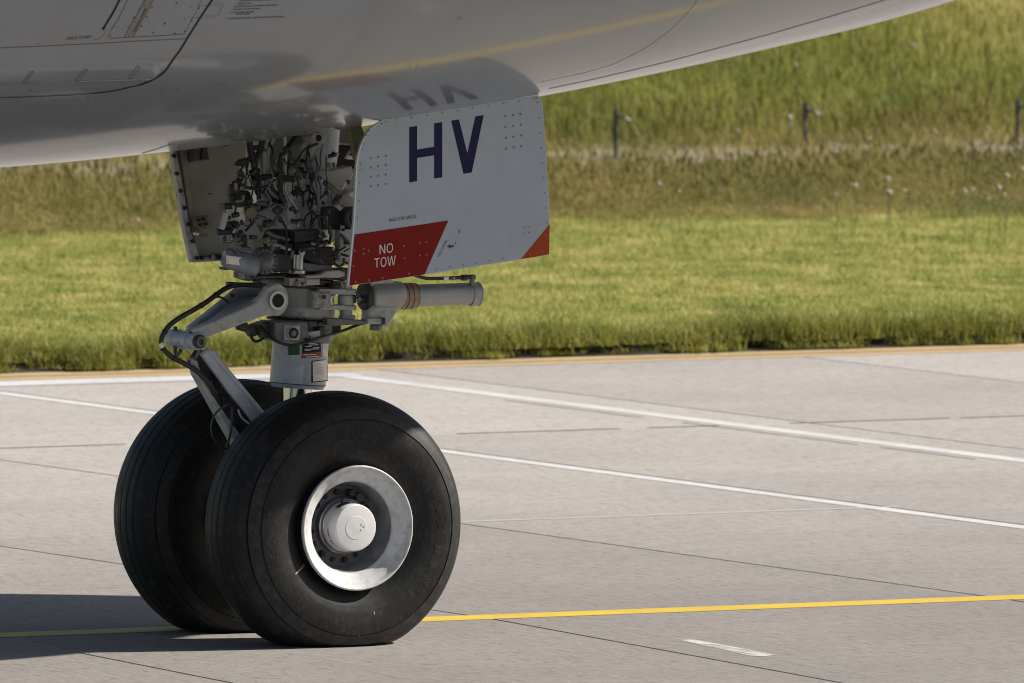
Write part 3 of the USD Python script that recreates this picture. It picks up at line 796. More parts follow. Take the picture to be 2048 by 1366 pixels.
def skin_text(text, x, y, height, ux, uy, off=0.0015, bold=False):
    """Lettering whose unit text vectors along and up are ux, uy in pixels per cap height."""
    t = meshkit.text_mesh(text, 1.0, 0.01, bold)
    v = np.asarray(t.vertices); fl = np.asarray(t.faces)
    keep = np.abs(v[fl][:, :, 2]).max(1) < 1e-6
    fl = fl[keep]
    q = np.array([x, y]) + height * (v[:, :1] * np.array(ux) + v[:, 1:2] * np.array(uy))
    return mesh_of(on_skin(q, off), fl)

# cargo door: a panel a few millimetres proud, with a long raised band near its lower edge
door_edge = [(470, -78), (445, -38), (422, 0), (400, 33), (378, 68), (361, 96), (345, 118), (330, 140), (316, 151), (300, 160), (278, 168), (255, 173), (235, 178), (215, 181), (183, 184.5), (150, 187), (75, 190.5), (0, 193), (-90, 196.5)]
de = np.array(door_edge)
ycol = np.concatenate([np.arange(-78, 100, 4), np.arange(100, 196, 2.0)])
xr = np.interp(ycol, de[:, 1], de[:, 0])
NC = 110
G = np.array([np.c_[np.linspace(-90, x, NC) if x > -88 else np.full(NC, -90), np.full(NC, y)] for x, y in zip(xr, ycol)])
def smooth01(t):
    t = np.clip(t, 0, 1); return t * t * (3 - 2 * t)
gx, gy_ = G[..., 0], G[..., 1]
# signed distance to the band (a capsule open to the left), measured in pixels
ya, yb = 127 - 0.012 * gx, 164.5 - 0.028 * gx
cy, hh = (ya + yb) / 2, (yb - ya) / 2
dx = np.maximum(gx - 296, 0)
dist = np.sqrt(dx ** 2 * 0.7 + (gy_ - cy) ** 2) - hh
band = smooth01(-(dist - 3) / 9.0)
off = 0.004 + 0.013 * band
Pd = on_skin(G.reshape(-1, 2), off.reshape(-1))
nr_, nc_ = G.shape[:2]
i, j = np.meshgrid(np.arange(nr_ - 1), np.arange(nc_ - 1), indexing="ij")
a = i * nc_ + j
f = np.concatenate([np.stack([a, a + nc_ + 1, a + 1], -1).reshape(-1, 3), np.stack([a, a + nc_, a + nc_ + 1], -1).reshape(-1, 3)])
dm = mesh_of(Pd, f)
vv = dm.vertices[dm.faces]
if (np.cross(vv[:, 1] - vv[:, 0], vv[:, 2] - vv[:, 0]) @ F).sum() > 0:
    dm.faces = dm.faces[:, ::-1]
cdoor = obj("cargo_door", dm, M_skin, fus, smooth=60, label="cargo door panel with a raised band along its lower edge")
edge_line = [q for q in door_edge if q[1] < 192]
obj("door_gap", [skin_ribbon(door_edge[2:11], 2.9, 0.0062), skin_ribbon(door_edge[:3], 2.9, 0.0062), skin_ribbon(door_edge[10:15], 1.9, 0.0062), skin_ribbon(door_edge[14:], 1.2, 0.0062)], M_seam, fus, smooth=False)
obj("handle_slot", [skin_ribbon([(239, -3), (224, 26), (206, 55)], 3.6, 0.0056), skin_patch([(202, 54), (211, 53), (206, 59)], 0.0057, False)], M_seam, fus, smooth=False)
obj("panel_line", [skin_ribbon([(0, 94), (90, 90), (180, 86), (280, 80), (374, 75.5)], 0.9, 0.0055),
                   skin_ribbon([(255, -4), (240, 28), (222, 58), (219, 63), (219.5, 75), (265, 72.5), (330, 69), (371, 66)], 0.9, 0.0055),
                   skin_ribbon([(290, -4), (248, 73)], 1.2, 0.0056), skin_ribbon([(306, -2), (266, 72)], 1.0, 0.0056),
                   skin_ribbon([(371, 60), (395, 15), (403, -3)], 0.6, 0.0055)], M_seam_soft, fus, smooth=False)
obj("panel_line", [skin_ribbon([(395, 10), (447, 8), (434, 32), (382, 34)], 0.7, 0.0045), skin_ribbon([(215, 56), (200, 76), (185, 77)], 0.5, 0.0055)], M_seam_soft, fus, smooth=False)
for q in ([(41, 159), (59, 136), (66, 135), (48, 158.5)], [(147, 155), (166, 131.5), (173.5, 131), (155, 154.5)], [(253, 150), (271, 127), (278, 126), (261, 149.5)]):
    obj("drain_cover", skin_ribbon(q, 0.9, 0.0186, closed=True, step=2), M_seam_soft, fus, smooth=False)
obj("tape_strip", skin_patch([(292, -3), (304, -3), (267, 71), (254, 72)], 0.0050), M_tape, fus, smooth=False)
al = np.array([0.46, -0.89]); ac = np.array([-0.95, 0.12])
obj("lettering", skin_text("DEMAREX SKYDR", 268.5, 62, 4.6, tuple(al), (-0.95, 0.10), 0.0062, True), M_ink, fus, smooth=False)
obj("lettering", skin_text("UNLATCHED", 131, 77.5, 5.2, (1.14, -0.075), (0.42, -1.0), 0.0060, False), M_ink, fus, smooth=False)
lines = [("CAUTION NO STEP HERE BEFORE OPENING", 478, 2.6, 80), ("ENSURE THAT", 474, 8.6, 28), ("DOOR IS LEVEL IN UPRIGHT POSITION", 468, 14.2, 86), ("DEFUEL VALVE PANEL", 464.5, 20.0, 55), ("LATCH AND CLOSE", 460.5, 26.2, 47), ("THIS PANEL", 469.5, 29.4, 31), ("CLOSE CARGO DOOR OPERATION ACCESS PANEL", 453, 38.4, 114)]
ms = []
for s, x, y, L in lines:
    t = meshkit.text_mesh(s, 1.0, 0.01); wlen = np.asarray(t.vertices)[:, 0].max()
    hgt = 2.6
    ms.append(skin_text(s, x, y, hgt, (L / wlen / hgt, -0.038 * L / wlen / hgt), (0.35, -0.95), 0.0016, True))
obj("lettering", ms, M_ink, fus, smooth=False)
dots_big = [(352, 4.5), (303, 13.5), (293, 32), (282.5, 50.5), (329, 45.5), (306, 63.5), (267, 33.5), (349, 65), (397, 14.5), (383, 38), (369.5, 61)]
dots_small = [(249, 16), (239, 35), (229, 53), (277, 15), (256, 52), (214.5, 70), (382, 12), (369, 36), (78, 85.5), (107, 78)]
obj("rivet", skin_dots(dots_big, 1.9, 1.1, 0.0058), M_seam, fus, smooth=False, kind="stuff")
obj("rivet", skin_dots(dots_small, 1.4, 0.8, 0.0058), M_seam_soft, fus, smooth=False, kind="stuff")
stains = [(320, 183), (325, 177), (352, 179), (358, 175), (415, 168), (437, 166), (449, 165.5), (191, 199), (176, 194), (175, 194), (28, 196), (34, 201.5), (16, 208), (4, 209), (819, 131), (833, 129), (921, 34), (916, 38), (60, 179.5), (167, 175), (278, 158.5), (58, 179)]
obj("stain", skin_dots(stains, 2.1, 0.9, 0.0058), M_seam_soft, fus, smooth=False, kind="stuff")
obj("panel_line", [skin_ribbon([(1080, 165), (1170, 146), (1230, 128), (1290, 98), (1340, 62), (1378, 24), (1398, -4)], 1.1, 0.0012)], mat("faint_line", (0.165, 0.174, 0.186), rough=0.32, coat=1.0, coat_rough=0.07), fus, smooth=False)
obj("panel_line", [skin_ribbon([(1098, 177), (1180, 160), (1260, 141.5), (1340, 122), (1440, 95), (1540, 68), (1640, 39), (1740, 9), (1775, -2)], 0.9, 0.0014)], M_seam_soft, fus, smooth=False)
obj("panel_line", [skin_ribbon([(284, 306.5), (310, 299), (342, 288)], 0.9, 0.0014)], M_seam_soft, fus, smooth=False)

# ---------------------------------------------------------------- the near leg door with the big letters
YD = -0.63
TH = 0.022
curve = [(714, 331), (716.5, 312), (721, 295), (728.5, 277), (739, 260.5), (752, 249), (767, 240.5), (783, 235.5)]
out = [(697, 572), (709, 440), (713.5, 345)] + curve + [(930, 212), (1076, 189.5), (1085, 200), (1092, 290), (1098, 395), (1100, 460), (1098.5, 509), (1070, 514.5), (849, 549.5)]
gd_ = obj("gear_door", plate(out, YD, TH, 0.0025), M_door, plane, smooth=False, label="white leg door on the near side with large dark blue letters HV")
def on_door(poly, lift_=0.0012):
    p = at(np.array([q[0] for q in poly], float), np.array([q[1] for q in poly], float), YD)
    v, f = triangulate(p[:, [0, 2]])
    a = cross2(v[f[:, 1]] - v[f[:, 0]], v[f[:, 2]] - v[f[:, 0]])
    f = np.where((a > 0)[:, None], f, f[:, ::-1])
    return mesh_of(np.c_[v[:, 0], np.full(len(v), YD - lift_), v[:, 1]], f)
c4 = lambda pts: [(680 + x / 3.252, 170 + y / 3.252) for x, y in pts]
obj("lettering", on_door(c4([(450, 274), (500, 266), (500, 420), (612, 402), (612, 250), (664, 241), (664, 600), (612, 608), (612, 457), (500, 475), (500, 626), (450, 634)])), M_navy, gd_, smooth=False)
obj("lettering", on_door(c4([(723, 232), (773, 224), (828, 446), (880, 205), (934, 196), (856, 569), (803, 577)])), M_navy, gd_, smooth=False)
obj("red_stripe", on_door([(709.2, 469), (896.5, 441), (849, 549), (846, 549.4), (698.2, 571)], 0.0010), M_red, gd_, smooth=False)
obj("orange_corner", on_door([(1099.3, 448), (1097.8, 508.4), (1070, 513.8), (1042, 518.2)], 0.0010), M_orange, gd_, smooth=False)
def door_text(text, x, y, h, length, slope=-0.152, up=(0.0, -1.0), along=None, bold=False, lift_=0.002):
    t = meshkit.text_mesh(text, 1.0, 0.01, bold)
    v = np.asarray(t.vertices); fl = np.asarray(t.faces)
    fl = fl[np.abs(v[fl][:, :, 2]).max(1) < 1e-6]
    s = length / v[:, 0].max()
    ua = np.array([1.0, slope]) if along is None else np.array(along)
    q = np.array([x, y]) + v[:, :1] * s * ua + v[:, 1:2] * h * np.array(up)
    p = at(q[:, 0], q[:, 1], YD - lift_)
    mm = mesh_of(p, fl)
    w = p[fl]
    if np.cross(w[:, 1] - w[:, 0], w[:, 2] - w[:, 0])[:, 1].sum() > 0:
        mm.faces = mm.faces[:, ::-1]
    return mm
obj("lettering", door_text("NO", 757.5, 508.6, 18.4, 28.5), M_letter, gd_, smooth=False)
obj("lettering", door_text("TOW", 748, 536.2, 19.0, 43.5), M_letter, gd_, smooth=False)
M_smalltext = mat("maroon_ink", (0.13, 0.03, 0.035), rough=0.6)
obj("lettering", door_text("MAX.TOW ANGLE", 778, 444, 6.6, 55), M_smalltext, gd_, smooth=False)
obj("lettering", door_text("FWD TOW BAR", 879.5, 513.6, 5.2, 34, up=(-0.95, 0.12), along=(0.47, -0.98)), M_smalltext, gd_, smooth=False)
obj("arrow_mark", on_door([(894, 493), (900, 488.5), (900.5, 491), (906.5, 490), (907.5, 494), (901, 495), (901.5, 497.5)], 0.0012), mat("arrow_red", (0.10, 0.012, 0.012), rough=0.5), gd_, smooth=False)
obj("scuff", [on_door([(917.5, 460), (919.3, 459.5), (919.2, 468), (917.8, 467)]), on_door([(909, 489), (911.5, 483), (912.2, 483.3), (909.8, 489.2)])], M_ink, gd_, smooth=False)
riv = []
for X0, Y0 in ((1078, 198),):
    for r_ in range(4):
        for k in range(3):
            riv.append((1010.5 + k * 15.2 + 0.6 * r_, 232.5 + r_ * 21.6 - k * 2.3))
            riv.append((741.5 + k * 15.0, 316.5 + r_ * 18.8 - k * 2.5))
rim_riv = [(793 + i * 30.6, 240.2 - i * 4.75) for i in range(10)] + [(1073, 196.5), (1074.5, 205)] + [(1078 + i * 2.2, 236 + i * 30) for i in range(10)] + [(738, 262), (733, 270), (727, 288), (724.5, 299), (721, 327), (720, 340), (719, 366), (718, 402), (715, 436), (763, 247.5), (772, 244)] \
    + [(873 + i * 26.6, 538.5 - i * 4.3) for i in range(6)] + [(1049, 455), (1059, 453.5), (1048.5, 467), (1058.5, 465.2)]
def door_dot(x, y, r=0.0052):
    p = at(x, y, YD)
    return cyl(p + [0, 0.002, 0], p + [0, -0.0022, 0], r, n=8, bevel=0.0008)
M_rivet = mat("rivet_metal", (0.20, 0.205, 0.22), rough=0.5, metallic=0.4)
obj("rivet", [door_dot(*q, 0.0046) for q in riv], M_rivet, gd_, kind="stuff")
obj("rivet", [door_dot(*q, 0.0030) for q in rim_riv], M_rivet, gd_, kind="stuff")
red_riv = [(727, 497), (737, 501), (727, 507), (709, 501), (707, 532), (711, 563.5), (738, 560), (765, 556), (818, 547), (808, 491.5), (808.5, 516), (839.5, 486), (852.5, 484), (839.5, 511), (853, 509), (1092, 469), (1086, 503), (1060, 509)]
obj("rivet", [door_dot(*q, 0.0046) for q in red_riv], mat("red_rivet", (0.30, 0.13, 0.12), rough=0.4), gd_, kind="stuff")
# edge seal around the panel: a thin bright strip
M_edge_strip = mat("door_edge_strip", (0.80, 0.80, 0.79), rough=0.3)
ep = [(697, 572), (709, 440), (713.2, 345)] + curve + [(930, 212), (1076, 189.5)]
obj("edge_strip", px_tube([(x, y, YD + 0.004) for x, y in resample(ep, 10)], 0.0042, 6, False), M_edge_strip, gd_)
# hinges and rods above the door
obj("hinge", [plate([(982, 201), (985, 174), (1011, 172), (1016, 186), (1013, 197)], -0.70, 0.06, 0.004), plate([(905, 214), (945, 203), (1040, 190), (1060, 186), (1060, 200), (905, 225)], YD + 0.14, 0.03, 0.003)], M_dark, gd_)
obj("hinge", [plate([(848, 240), (850, 216), (874, 210), (878, 236)], YD + 0.05, 0.05, 0.004)], M_mid, gd_)
obj("door_strut", [cyl(at(700, 258, -0.36), at(738, 330, -0.47), 0.012)], M_mid, gd_)
obj("bracket", [plate([(697, 247), (718, 238), (738, 290), (724, 330), (712, 320)], -0.44, 0.03, 0.003)], M_olive, gd_)

# ---------------------------------------------------------------- the far leg door, its inner face towards us
YF = 0.66
fd = obj("gear_door", plate([(342, 289), (352, 285), (640, 250), (720, 236), (722, 470), (640, 492), (572, 500), (444, 521), (384, 524), (372, 470), (356, 375)], YF, 0.03, 0.003), M_door_in, plane, smooth=False, label="far leg door seen from its dirty inner face")
obj("edge_flange", plate([(342, 287), (350, 286), (366, 372), (382, 462), (400, 516), (446, 510), (446, 522), (385, 525), (372, 470), (356, 375)], YF - 0.03, 0.035, 0.003), M_gear, fd, smooth=False)
obj("inner_rib", plate([(360, 292), (366, 291), (392, 460), (398, 500), (392, 500), (380, 440)], YF - 0.02, 0.02, 0.003), M_door_in, fd, smooth=False)
c1 = lambda x, y: (300 + x / 4.017, 220 + y / 4.017)
for x, y in ((200, 370), (224, 512), (254, 650), (284, 788), (316, 920), (352, 1055), (385, 1190), (424, 1190)):
    q = c1(x, y)
    obj("bolt", disc_y(q[0], q[1], YF - 0.042, 0.0085, 0.02, 10), M_black, fd)
obj("bracket", plate([c1(272, 312), c1(465, 296), c1(480, 405), c1(322, 424), c1(300, 350)], YF - 0.05, 0.02, 0.003), M_olive, fd, smooth=False)
obj("bracket", [plate([c1(325, 310), c1(360, 308), c1(350, 420), c1(322, 424), c1(312, 380)], YF - 0.07, 0.02, 0.003), plate([c1(425, 300), c1(462, 297), c1(478, 400), c1(415, 402)], YF - 0.07, 0.02, 0.003)], M_dark, fd, smooth=False)
obj("bracket", plate([c1(345, 860), c1(466, 846), c1(492, 948), c1(400, 968), c1(350, 930)], YF - 0.05, 0.02, 0.003), M_olive, fd, smooth=False)
for x, y in ((400, 885), (440, 875), (415, 925), (460, 915)):
    q = c1(x, y); obj("bolt", disc_y(q[0], q[1], YF - 0.06, 0.007, 0.02, 8), M_black, fd)
obj("data_plate", plate([c1(345, 978), c1(470, 992), c1(470, 1020), c1(348, 1008)], YF - 0.05, 0.015, 0.002), M_mid, fd, smooth=False)
obj("data_plate", plate([c1(350, 983), c1(395, 987), c1(395, 1010), c1(352, 1006)], YF - 0.055, 0.006, 0.001), M_plac_white, fd, smooth=False)
obj("latch", [plate([c1(500, 1165), c1(580, 1155), c1(582, 1195), c1(508, 1205)], YF - 0.06, 0.03, 0.003)], M_dark, fd, smooth=False)
obj("scratch", [plate([c1(470, 670), c1(500, 668), c1(498, 676), c1(475, 680)], YF - 0.002, 0.002, 0), plate([c1(590, 285), c1(690, 262), c1(692, 268), c1(595, 292)], YF - 0.002, 0.002, 0)], M_ink, fd, smooth=False)

# ---------------------------------------------------------------- the nose leg
def ax_x(py):
    return 598 + (730 - py) * 0.0710
A0, A1 = at(ax_x(775), 775, YL), at(ax_x(380), 380, YL)
AXD = (A1 - A0) / np.linalg.norm(A1 - A0)
def ax(py):
    """Point on the leg's axis at the height of pixel row py."""
    return at(ax_x(py), py, YL)
def leg(profile, n=64):
    """profile: (radius, pixel row), from the bottom up."""
    o = ax(profile[0][1])
    return lathe([(r, (ax(y) - o) @ AXD) for r, y in profile], o, AXD, n)
def leg_ring(r, ya, yb, b=0.004, n=64):
    o = ax(ya); L = (ax(yb) - o) @ AXD
    return lathe([(1e-5, 0), (r - b, 0), (r, b), (r, L - b), (r - b, L), (1e-5, L)], o, AXD, n)

lg = obj("nose_leg", leg([(1e-5, 548), (0.094, 548), (0.094, 421), (0.100, 417), (0.104, 411), (0.100, 405), (0.094, 402), (0.092, 372), (0.10, 300), (0.10, 230), (1e-5, 230)]), M_gear_blue, plane, label="grey main cylinder of the nose leg")
obj("piston", leg([(1e-5, 1010), (0.062, 1010), (0.062, 760), (1e-5, 760)]), M_chrome, lg)
obj("lower_cylinder", leg([(1e-5, 776), (0.106, 776), (0.113, 770.5), (0.113, 768), (0.1155, 767), (0.1155, 716), (0.1165, 715), (0.1165, 713.5), (0.1155, 712.5), (0.1155, 640), (1e-5, 640)]), M_gear_blue, lg)
obj("seal_ring", leg([(0.112, 768.4), (0.1168, 768.2), (0.1168, 766.8), (0.112, 766.6)]), M_seam, lg)
obj("rust_stain", leg_ring(0.1075, 775.2, 772.5), M_bronze, lg)
obj("steering_collar", leg([(1e-5, 637), (0.122, 637), (0.131, 634), (0.131, 612), (0.126, 606), (0.126, 590), (0.131, 585), (0.131, 577), (0.125, 574), (1e-5, 574)]), M_gear_rust, lg, smooth=25, label="grey steering collar streaked with rust")
obj("collar_ring", leg_ring(0.148, 642.5, 637.2), M_black, lg)
obj("bright_band", [leg([(0.128, 632), (0.1335, 631.5), (0.1335, 615), (0.128, 614.5)])], M_gear, lg)
obj("clamp_block", [box(551, 643, 617, 683, -0.105, 0.14, 0.006), leg([(1e-5, 683), (0.118, 683), (0.129, 680), (0.132, 645), (1e-5, 643)])], M_mid, lg, smooth=25)
obj("bolt_plate", box(570, 650.5, 600.5, 680.5, -0.118, 0.02, 0.003), M_gear, lg, smooth=False)
bc = at(583.5, 666, -0.12)
obj("clamp_bolt", [cyl(bc + [0, 0.0, 0], bc - [0, 0.012, 0], 0.026, n=12), ], M_gear, lg)
obj("clamp_bolt", [lathe([(0.018, 0), (0.022, 0.002), (0.022, 0.008), (0.017, 0.010), (0.015, 0.004)], bc - [0, 0.012, 0], (0, -1, 0), 24)], M_black, lg)
obj("clamp_bolt", [cyl(bc - [0, 0.01, 0], bc - [0, 0.022, 0], 0.0145, n=12, bevel=0.004)], M_mid, lg)
obj("dark_patch", [box(617, 643, 634, 654, -0.100, 0.02, 0.002), box(640, 653, 651, 672, -0.095, 0.05, 0.004), plate([(650, 650), (683, 650), (683, 664), (672, 670), (650, 674)], 0.0, 0.05, 0.004)], M_dark, lg, smooth=False)
obj("light_tag", plate([(616, 664), (641, 661), (641, 671), (626, 674), (616, 670)], -0.104, 0.01, 0.002), M_gear, lg, smooth=False)
obj("cable", px_tube([(520, 652, -0.05), (535, 668, -0.09), (552, 682, -0.125), (578, 690, -0.135), (602, 687, -0.135), (640, 676, -0.12), (665, 668, -0.06), (690, 660, -0.02), (715, 650, -0.02), (738, 644, -0.03)], 0.0062), M_black, lg)
obj("cable", px_tube([(500, 668, -0.02), (506, 680, -0.03), (515, 683, -0.03), (527, 676, -0.04)], 0.006), M_black, lg)
obj("cable_clamp", [plate([(475, 652), (495, 645), (503, 656), (492, 664), (478, 660)], -0.02, 0.03, 0.004), plate([(523, 645), (547, 643), (547, 678), (530, 677), (523, 660)], -0.06, 0.06, 0.005), box(614, 676, 622, 684, -0.12, 0.02, 0.003)], M_dark, lg, smooth=False)
obj("proximity_box", [plate([(497, 654), (526, 643), (533, 655), (526, 668), (506, 674), (497, 662)], 0.0, 0.05, 0.005)], M_mid, lg, smooth=False)

# placards wrap round the lower cylinder
def leg_patch(poly, r):
    """A four-cornered patch (from the top left corner clockwise, in pixels) laid on the cylinder of radius r."""
    q = np.array(poly, float)
    nu, nv = 14, 3
    a_, b_ = np.meshgrid(np.linspace(0, 1, nu), np.linspace(0, 1, nv))
    a_, b_ = a_[..., None], b_[..., None]
    v = ((q[0] * (1 - a_) + q[1] * a_) * (1 - b_) + (q[3] * (1 - a_) + q[2] * a_) * b_).reshape(-1, 2)
    i_, j_ = np.meshgrid(np.arange(nv - 1), np.arange(nu - 1), indexing="ij")
    k_ = (i_ * nu + j_).ravel()
    f = np.concatenate([np.stack([k_, k_ + 1, k_ + nu + 1], 1), np.stack([k_, k_ + nu + 1, k_ + nu], 1)])
    d = ray(v[:, 0], v[:, 1]); o = C - A0
    dp = d - (d @ AXD)[:, None] * AXD; op = o - (o @ AXD) * AXD
    qa = (dp * dp).sum(1); qb = (dp * op).sum(1); qc = (op * op).sum() - r * r
    disc = np.maximum(qb * qb - qa * qc, 0)
    t = (-qb - np.sqrt(disc)) / qa
    P = C + d * t[:, None]
    w = P[f]
    s = (np.cross(w[:, 1] - w[:, 0], w[:, 2] - w[:, 0]) @ F) > 0
    f = np.where(s[:, None], f[:, ::-1], f)
    return mesh_of(P, f)
RL = 0.1155
obj("placard", leg_patch([(576.5, 690), (599.5, 690), (599.5, 709.5), (576.5, 710.5)], RL + 0.0012), M_green, lg, smooth=False)
pk = obj("placard", leg_patch([(604.5, 684), (641, 682), (642.5, 703.5), (604, 706)], RL + 0.0012), M_seam, lg, smooth=False)
obj("placard", leg_patch([(603.5, 706), (642.5, 703.5), (643, 714.5), (602.5, 717)], RL + 0.0014), M_plac_red, lg, smooth=False)
obj("placard", leg_patch([(646, 684.5), (654, 682.5), (654, 712), (646.5, 714)], RL + 0.0012), M_plac_white, lg, smooth=False)
obj("placard", leg_patch([(625.5, 723.5), (655, 719.5), (655, 760), (626, 763.5)], RL + 0.0018), M_plac_white, lg, smooth=False)
obj("placard_frame", leg_patch([(622.8, 722), (655.4, 717.8), (655.4, 762), (622.8, 765.6)], RL + 0.0008), M_seam, lg, smooth=False)
ms = []
for k, (x0, x1) in enumerate([(616, 633), (617, 637), (610, 624), (626, 639), (609, 638), (610, 621)]):
    y = 687 + 2.75 * k
    ms.append(leg_patch([(x0, y), (x1, y - 1), (x1, y + 0.3), (x0, y + 1.3)], RL + 0.002))
for x0, x1, y in ((607, 632, 709), (612, 638, 713)):
    ms.append(leg_patch([(x0, y), (x1, y - 0.9), (x1, y + 0.7), (x0, y + 1.6)], RL + 0.002))
obj("lettering", ms, M_letter, lg, smooth=False)
obj("lettering", [leg_patch([(629, 727 + 3.0 * k), (640 + (k * 5) % 9, 726 + 3.0 * k), (640 + (k * 5) % 9, 726.8 + 3.0 * k), (629, 727.8 + 3.0 * k)], RL + 0.0024) for k in range(8)], mat("faint_ink", (0.42, 0.40, 0.35), rough=0.6), lg, smooth=False)

# flanges and rings above the collar
obj("flange", [leg_ring(0.150, 574.5, 569, 0.003), leg_ring(0.118, 569, 556)], M_dark, lg)
obj("flange", [leg_ring(0.165, 555, 550, 0.003)], M_dark, lg)
obj("flange", [leg_ring(0.105, 550, 520)], M_mid, lg)
obj("bracket", [plate([(579, 556), (612, 556), (612, 573), (579, 572)], -0.105, 0.05, 0.003)], M_gear_rust, lg, smooth=False)
obj("bracket", [plate([(612, 558), (640, 557), (640, 570), (612, 571)], -0.095, 0.05, 0.003)], M_gear, lg, smooth=False)
for q in ((594, 560.5), (606, 567)):
    obj("bolt", disc_y(q[0], q[1], -0.110, 0.005, 0.01, 8), M_black, lg)
obj("arm", plate([(612, 551), (640, 549), (652, 542), (678, 540), (690, 545), (690, 552), (676, 556), (650, 555), (612, 557)], -0.10, 0.06, 0.004), M_gear, lg, smooth=False)
obj("arm", [plate([(676, 538), (700, 536), (704, 556), (690, 562), (676, 557)], -0.085, 0.08, 0.004)], M_dark, lg, smooth=False)
obj("plate_stack", [plate([(507, 553), (572, 552), (572, 556), (507, 557)], -0.06, 0.10, 0.002), plate([(520, 558), (570, 557), (572, 570), (525, 571)], -0.02, 0.08, 0.003)], M_mid, lg, smooth=False)
obj("plate_stack", [plate([(497, 550), (575, 548), (575, 552), (505, 553)], -0.04, 0.10, 0.002), plate([(489, 545), (520, 545), (520, 562), (505, 562), (489, 557)], -0.02, 0.10, 0.004)], M_dark, lg, smooth=False)
# pin with its cap
obj("pivot_pin", [cyl(at(595.5, 546, -0.10), at(597, 508, -0.10), 0.021), cyl(at(594, 548, -0.10), at(594.3, 539, -0.10), 0.034)], M_steel, lg, label="bright vertical pin")
obj("pivot_pin", [cyl(at(603, 511, -0.10), at(606, 500, -0.11), 0.012)], M_steel, lg)

# fork lugs to the right of the collar
def lug(y0, y1, mtl):
    a, b = at(692, y1, -0.03), at(692, y0, -0.03)
    m1 = cyl(a, b, 0.043, n=32)
    m2 = slab_from(at(np.array([640, 692, 692, 640.]), np.array([y0, y0, y1, y1.__float__()]), np.full(4, -0.073)), at(np.array([640, 692, 692, 640.]), np.array([y0, y0, y1, y1.__float__()]), np.full(4, -0.073)) + np.array([0, 0.086, 0]), 0.003)
    return trimesh.util.concatenate([m1, m2])
obj("fork_lug", lug(578, 588.5, M_gear), M_gear, lg)
obj("fork_lug", lug(610.5, 620, M_gear), M_gear, lg)
obj("fork_web", [box(628, 583, 664, 616, -0.085, 0.1, 0.01)], M_gear_rust, lg, smooth=False)
obj("web_hole", [disc_y(649, 594, -0.0875, 0.009, 0.01, 12)], M_black, lg)
obj("fork_pin", [cyl(at(692, 640, -0.03), at(692, 566, -0.03), 0.026, n=24), cyl(at(694, 638, -0.03), at(694, 630, -0.03), 0.034, n=6)], M_gear, lg)
obj("fork_pin", [cyl(at(672, 577, -0.03), at(672, 566, -0.03), 0.04, 0.03, n=24)], M_steel, lg)
obj("bushing", [plate(arc(665, 601, 4.5, 9, 90, 270, 10) + arc(668, 601, 3.5, 9, 270, 90, 10), -0.088, 0.004, 0)], M_plac_white, lg, smooth=False)
obj("pale_cap", [plate([(658, 568), (672, 563), (696, 562), (697, 572), (672, 575)], -0.0, 0.05, 0.004)], M_plac_white, lg, smooth=False)

# ---------------------------------------------------------------- steering actuator
sa = obj("steering_actuator", [lathe([(1e-5, 0), (0.050, 0), (0.058, 0.008), (0.060, 0.09), (0.058, 0.135), (0.055, 0.15), (1e-5, 0.15)], at(737, 592, -0.05), (1, 0, 0.0), 48),
                               lathe([(1e-5, 0), (0.0455, 0), (0.0455, 0.285), (1e-5, 0.285)], at(828, 591, -0.05), (1, 0, 0.004), 48)], M_alu, plane, label="steering actuator cylinder pointing forward")
obj("end_ring", lathe([(1e-5, 0), (0.054, 0), (0.058, 0.004), (0.058, 0.020), (0.050, 0.030), (1e-5, 0.03)], at(724.5, 592.5, -0.05), (1, 0, 0), 48), M_dark, sa)
obj("rod", [cyl(at(700, 598, -0.04), at(730, 597, -0.04), 0.0095), cyl(at(716, 598, -0.04), at(727, 597.5, -0.04), 0.017)], M_steel, sa)
obj("rod_end", [cyl(at(692, 611, -0.03), at(692, 589, -0.03), 0.034, n=28), box(690, 590, 706, 610, -0.06, 0.06, 0.006)], M_gear, sa)
obj("rod_nut", [box(706, 590, 713, 606, -0.06, 0.04, 0.004)], M_dark, sa, smooth=False)
px0 = at(797, 592.5, -0.05)
obj("clamp_band", lathe([(0.047, 0), (0.0545, 0.002), (0.0545, 0.018), (0.051, 0.020), (0.051, 0.023), (0.0545, 0.025), (0.0545, 0.042), (0.051, 0.044), (0.051, 0.047), (0.0545, 0.049), (0.0535, 0.07), (0.047, 0.078)], px0, (1, 0, 0), 48), M_bronze, sa, label="brown stained clamp bands")
obj("end_cap", lathe([(0.045, 0), (0.0485, 0.003), (0.0485, 0.040), (0.045, 0.046), (1e-5, 0.046)], at(938, 588.5, -0.05), (1, 0, 0), 48), M_alu, sa)
obj("end_rib", [lathe([(0.045, 0), (0.050, 0.001), (0.050, 0.005), (0.045, 0.006)], at(954, 588.2, -0.05), (1, 0, 0), 48), lathe([(0.045, 0), (0.0515, 0.001), (0.0515, 0.005), (0.045, 0.006)], at(829, 591.3, -0.05), (1, 0, 0), 48)], M_steel, sa)
obj("lower_bracket", plate([(738, 600), (800, 612), (794, 625), (777, 655), (760, 655), (760, 648), (738, 636)], -0.085, 0.07, 0.006), M_gear, sa, smooth=False)
obj("upper_bracket", plate([(738, 600), (738, 572), (752, 552), (778, 550), (790, 566), (800, 588)], -0.08, 0.06, 0.006), M_gear, sa, smooth=False)
obj("link_arm", plate([(655, 636), (690, 637), (735, 641), (770, 637), (770, 648), (735, 648), (700, 650), (668, 652), (655, 650)], -0.11, 0.05, 0.004), M_mid, sa, smooth=False)
obj("link_end", [plate([(735, 637), (767, 636), (767, 648.5), (735, 648.5)], -0.112, 0.06, 0.004)], M_gear, sa, smooth=False)
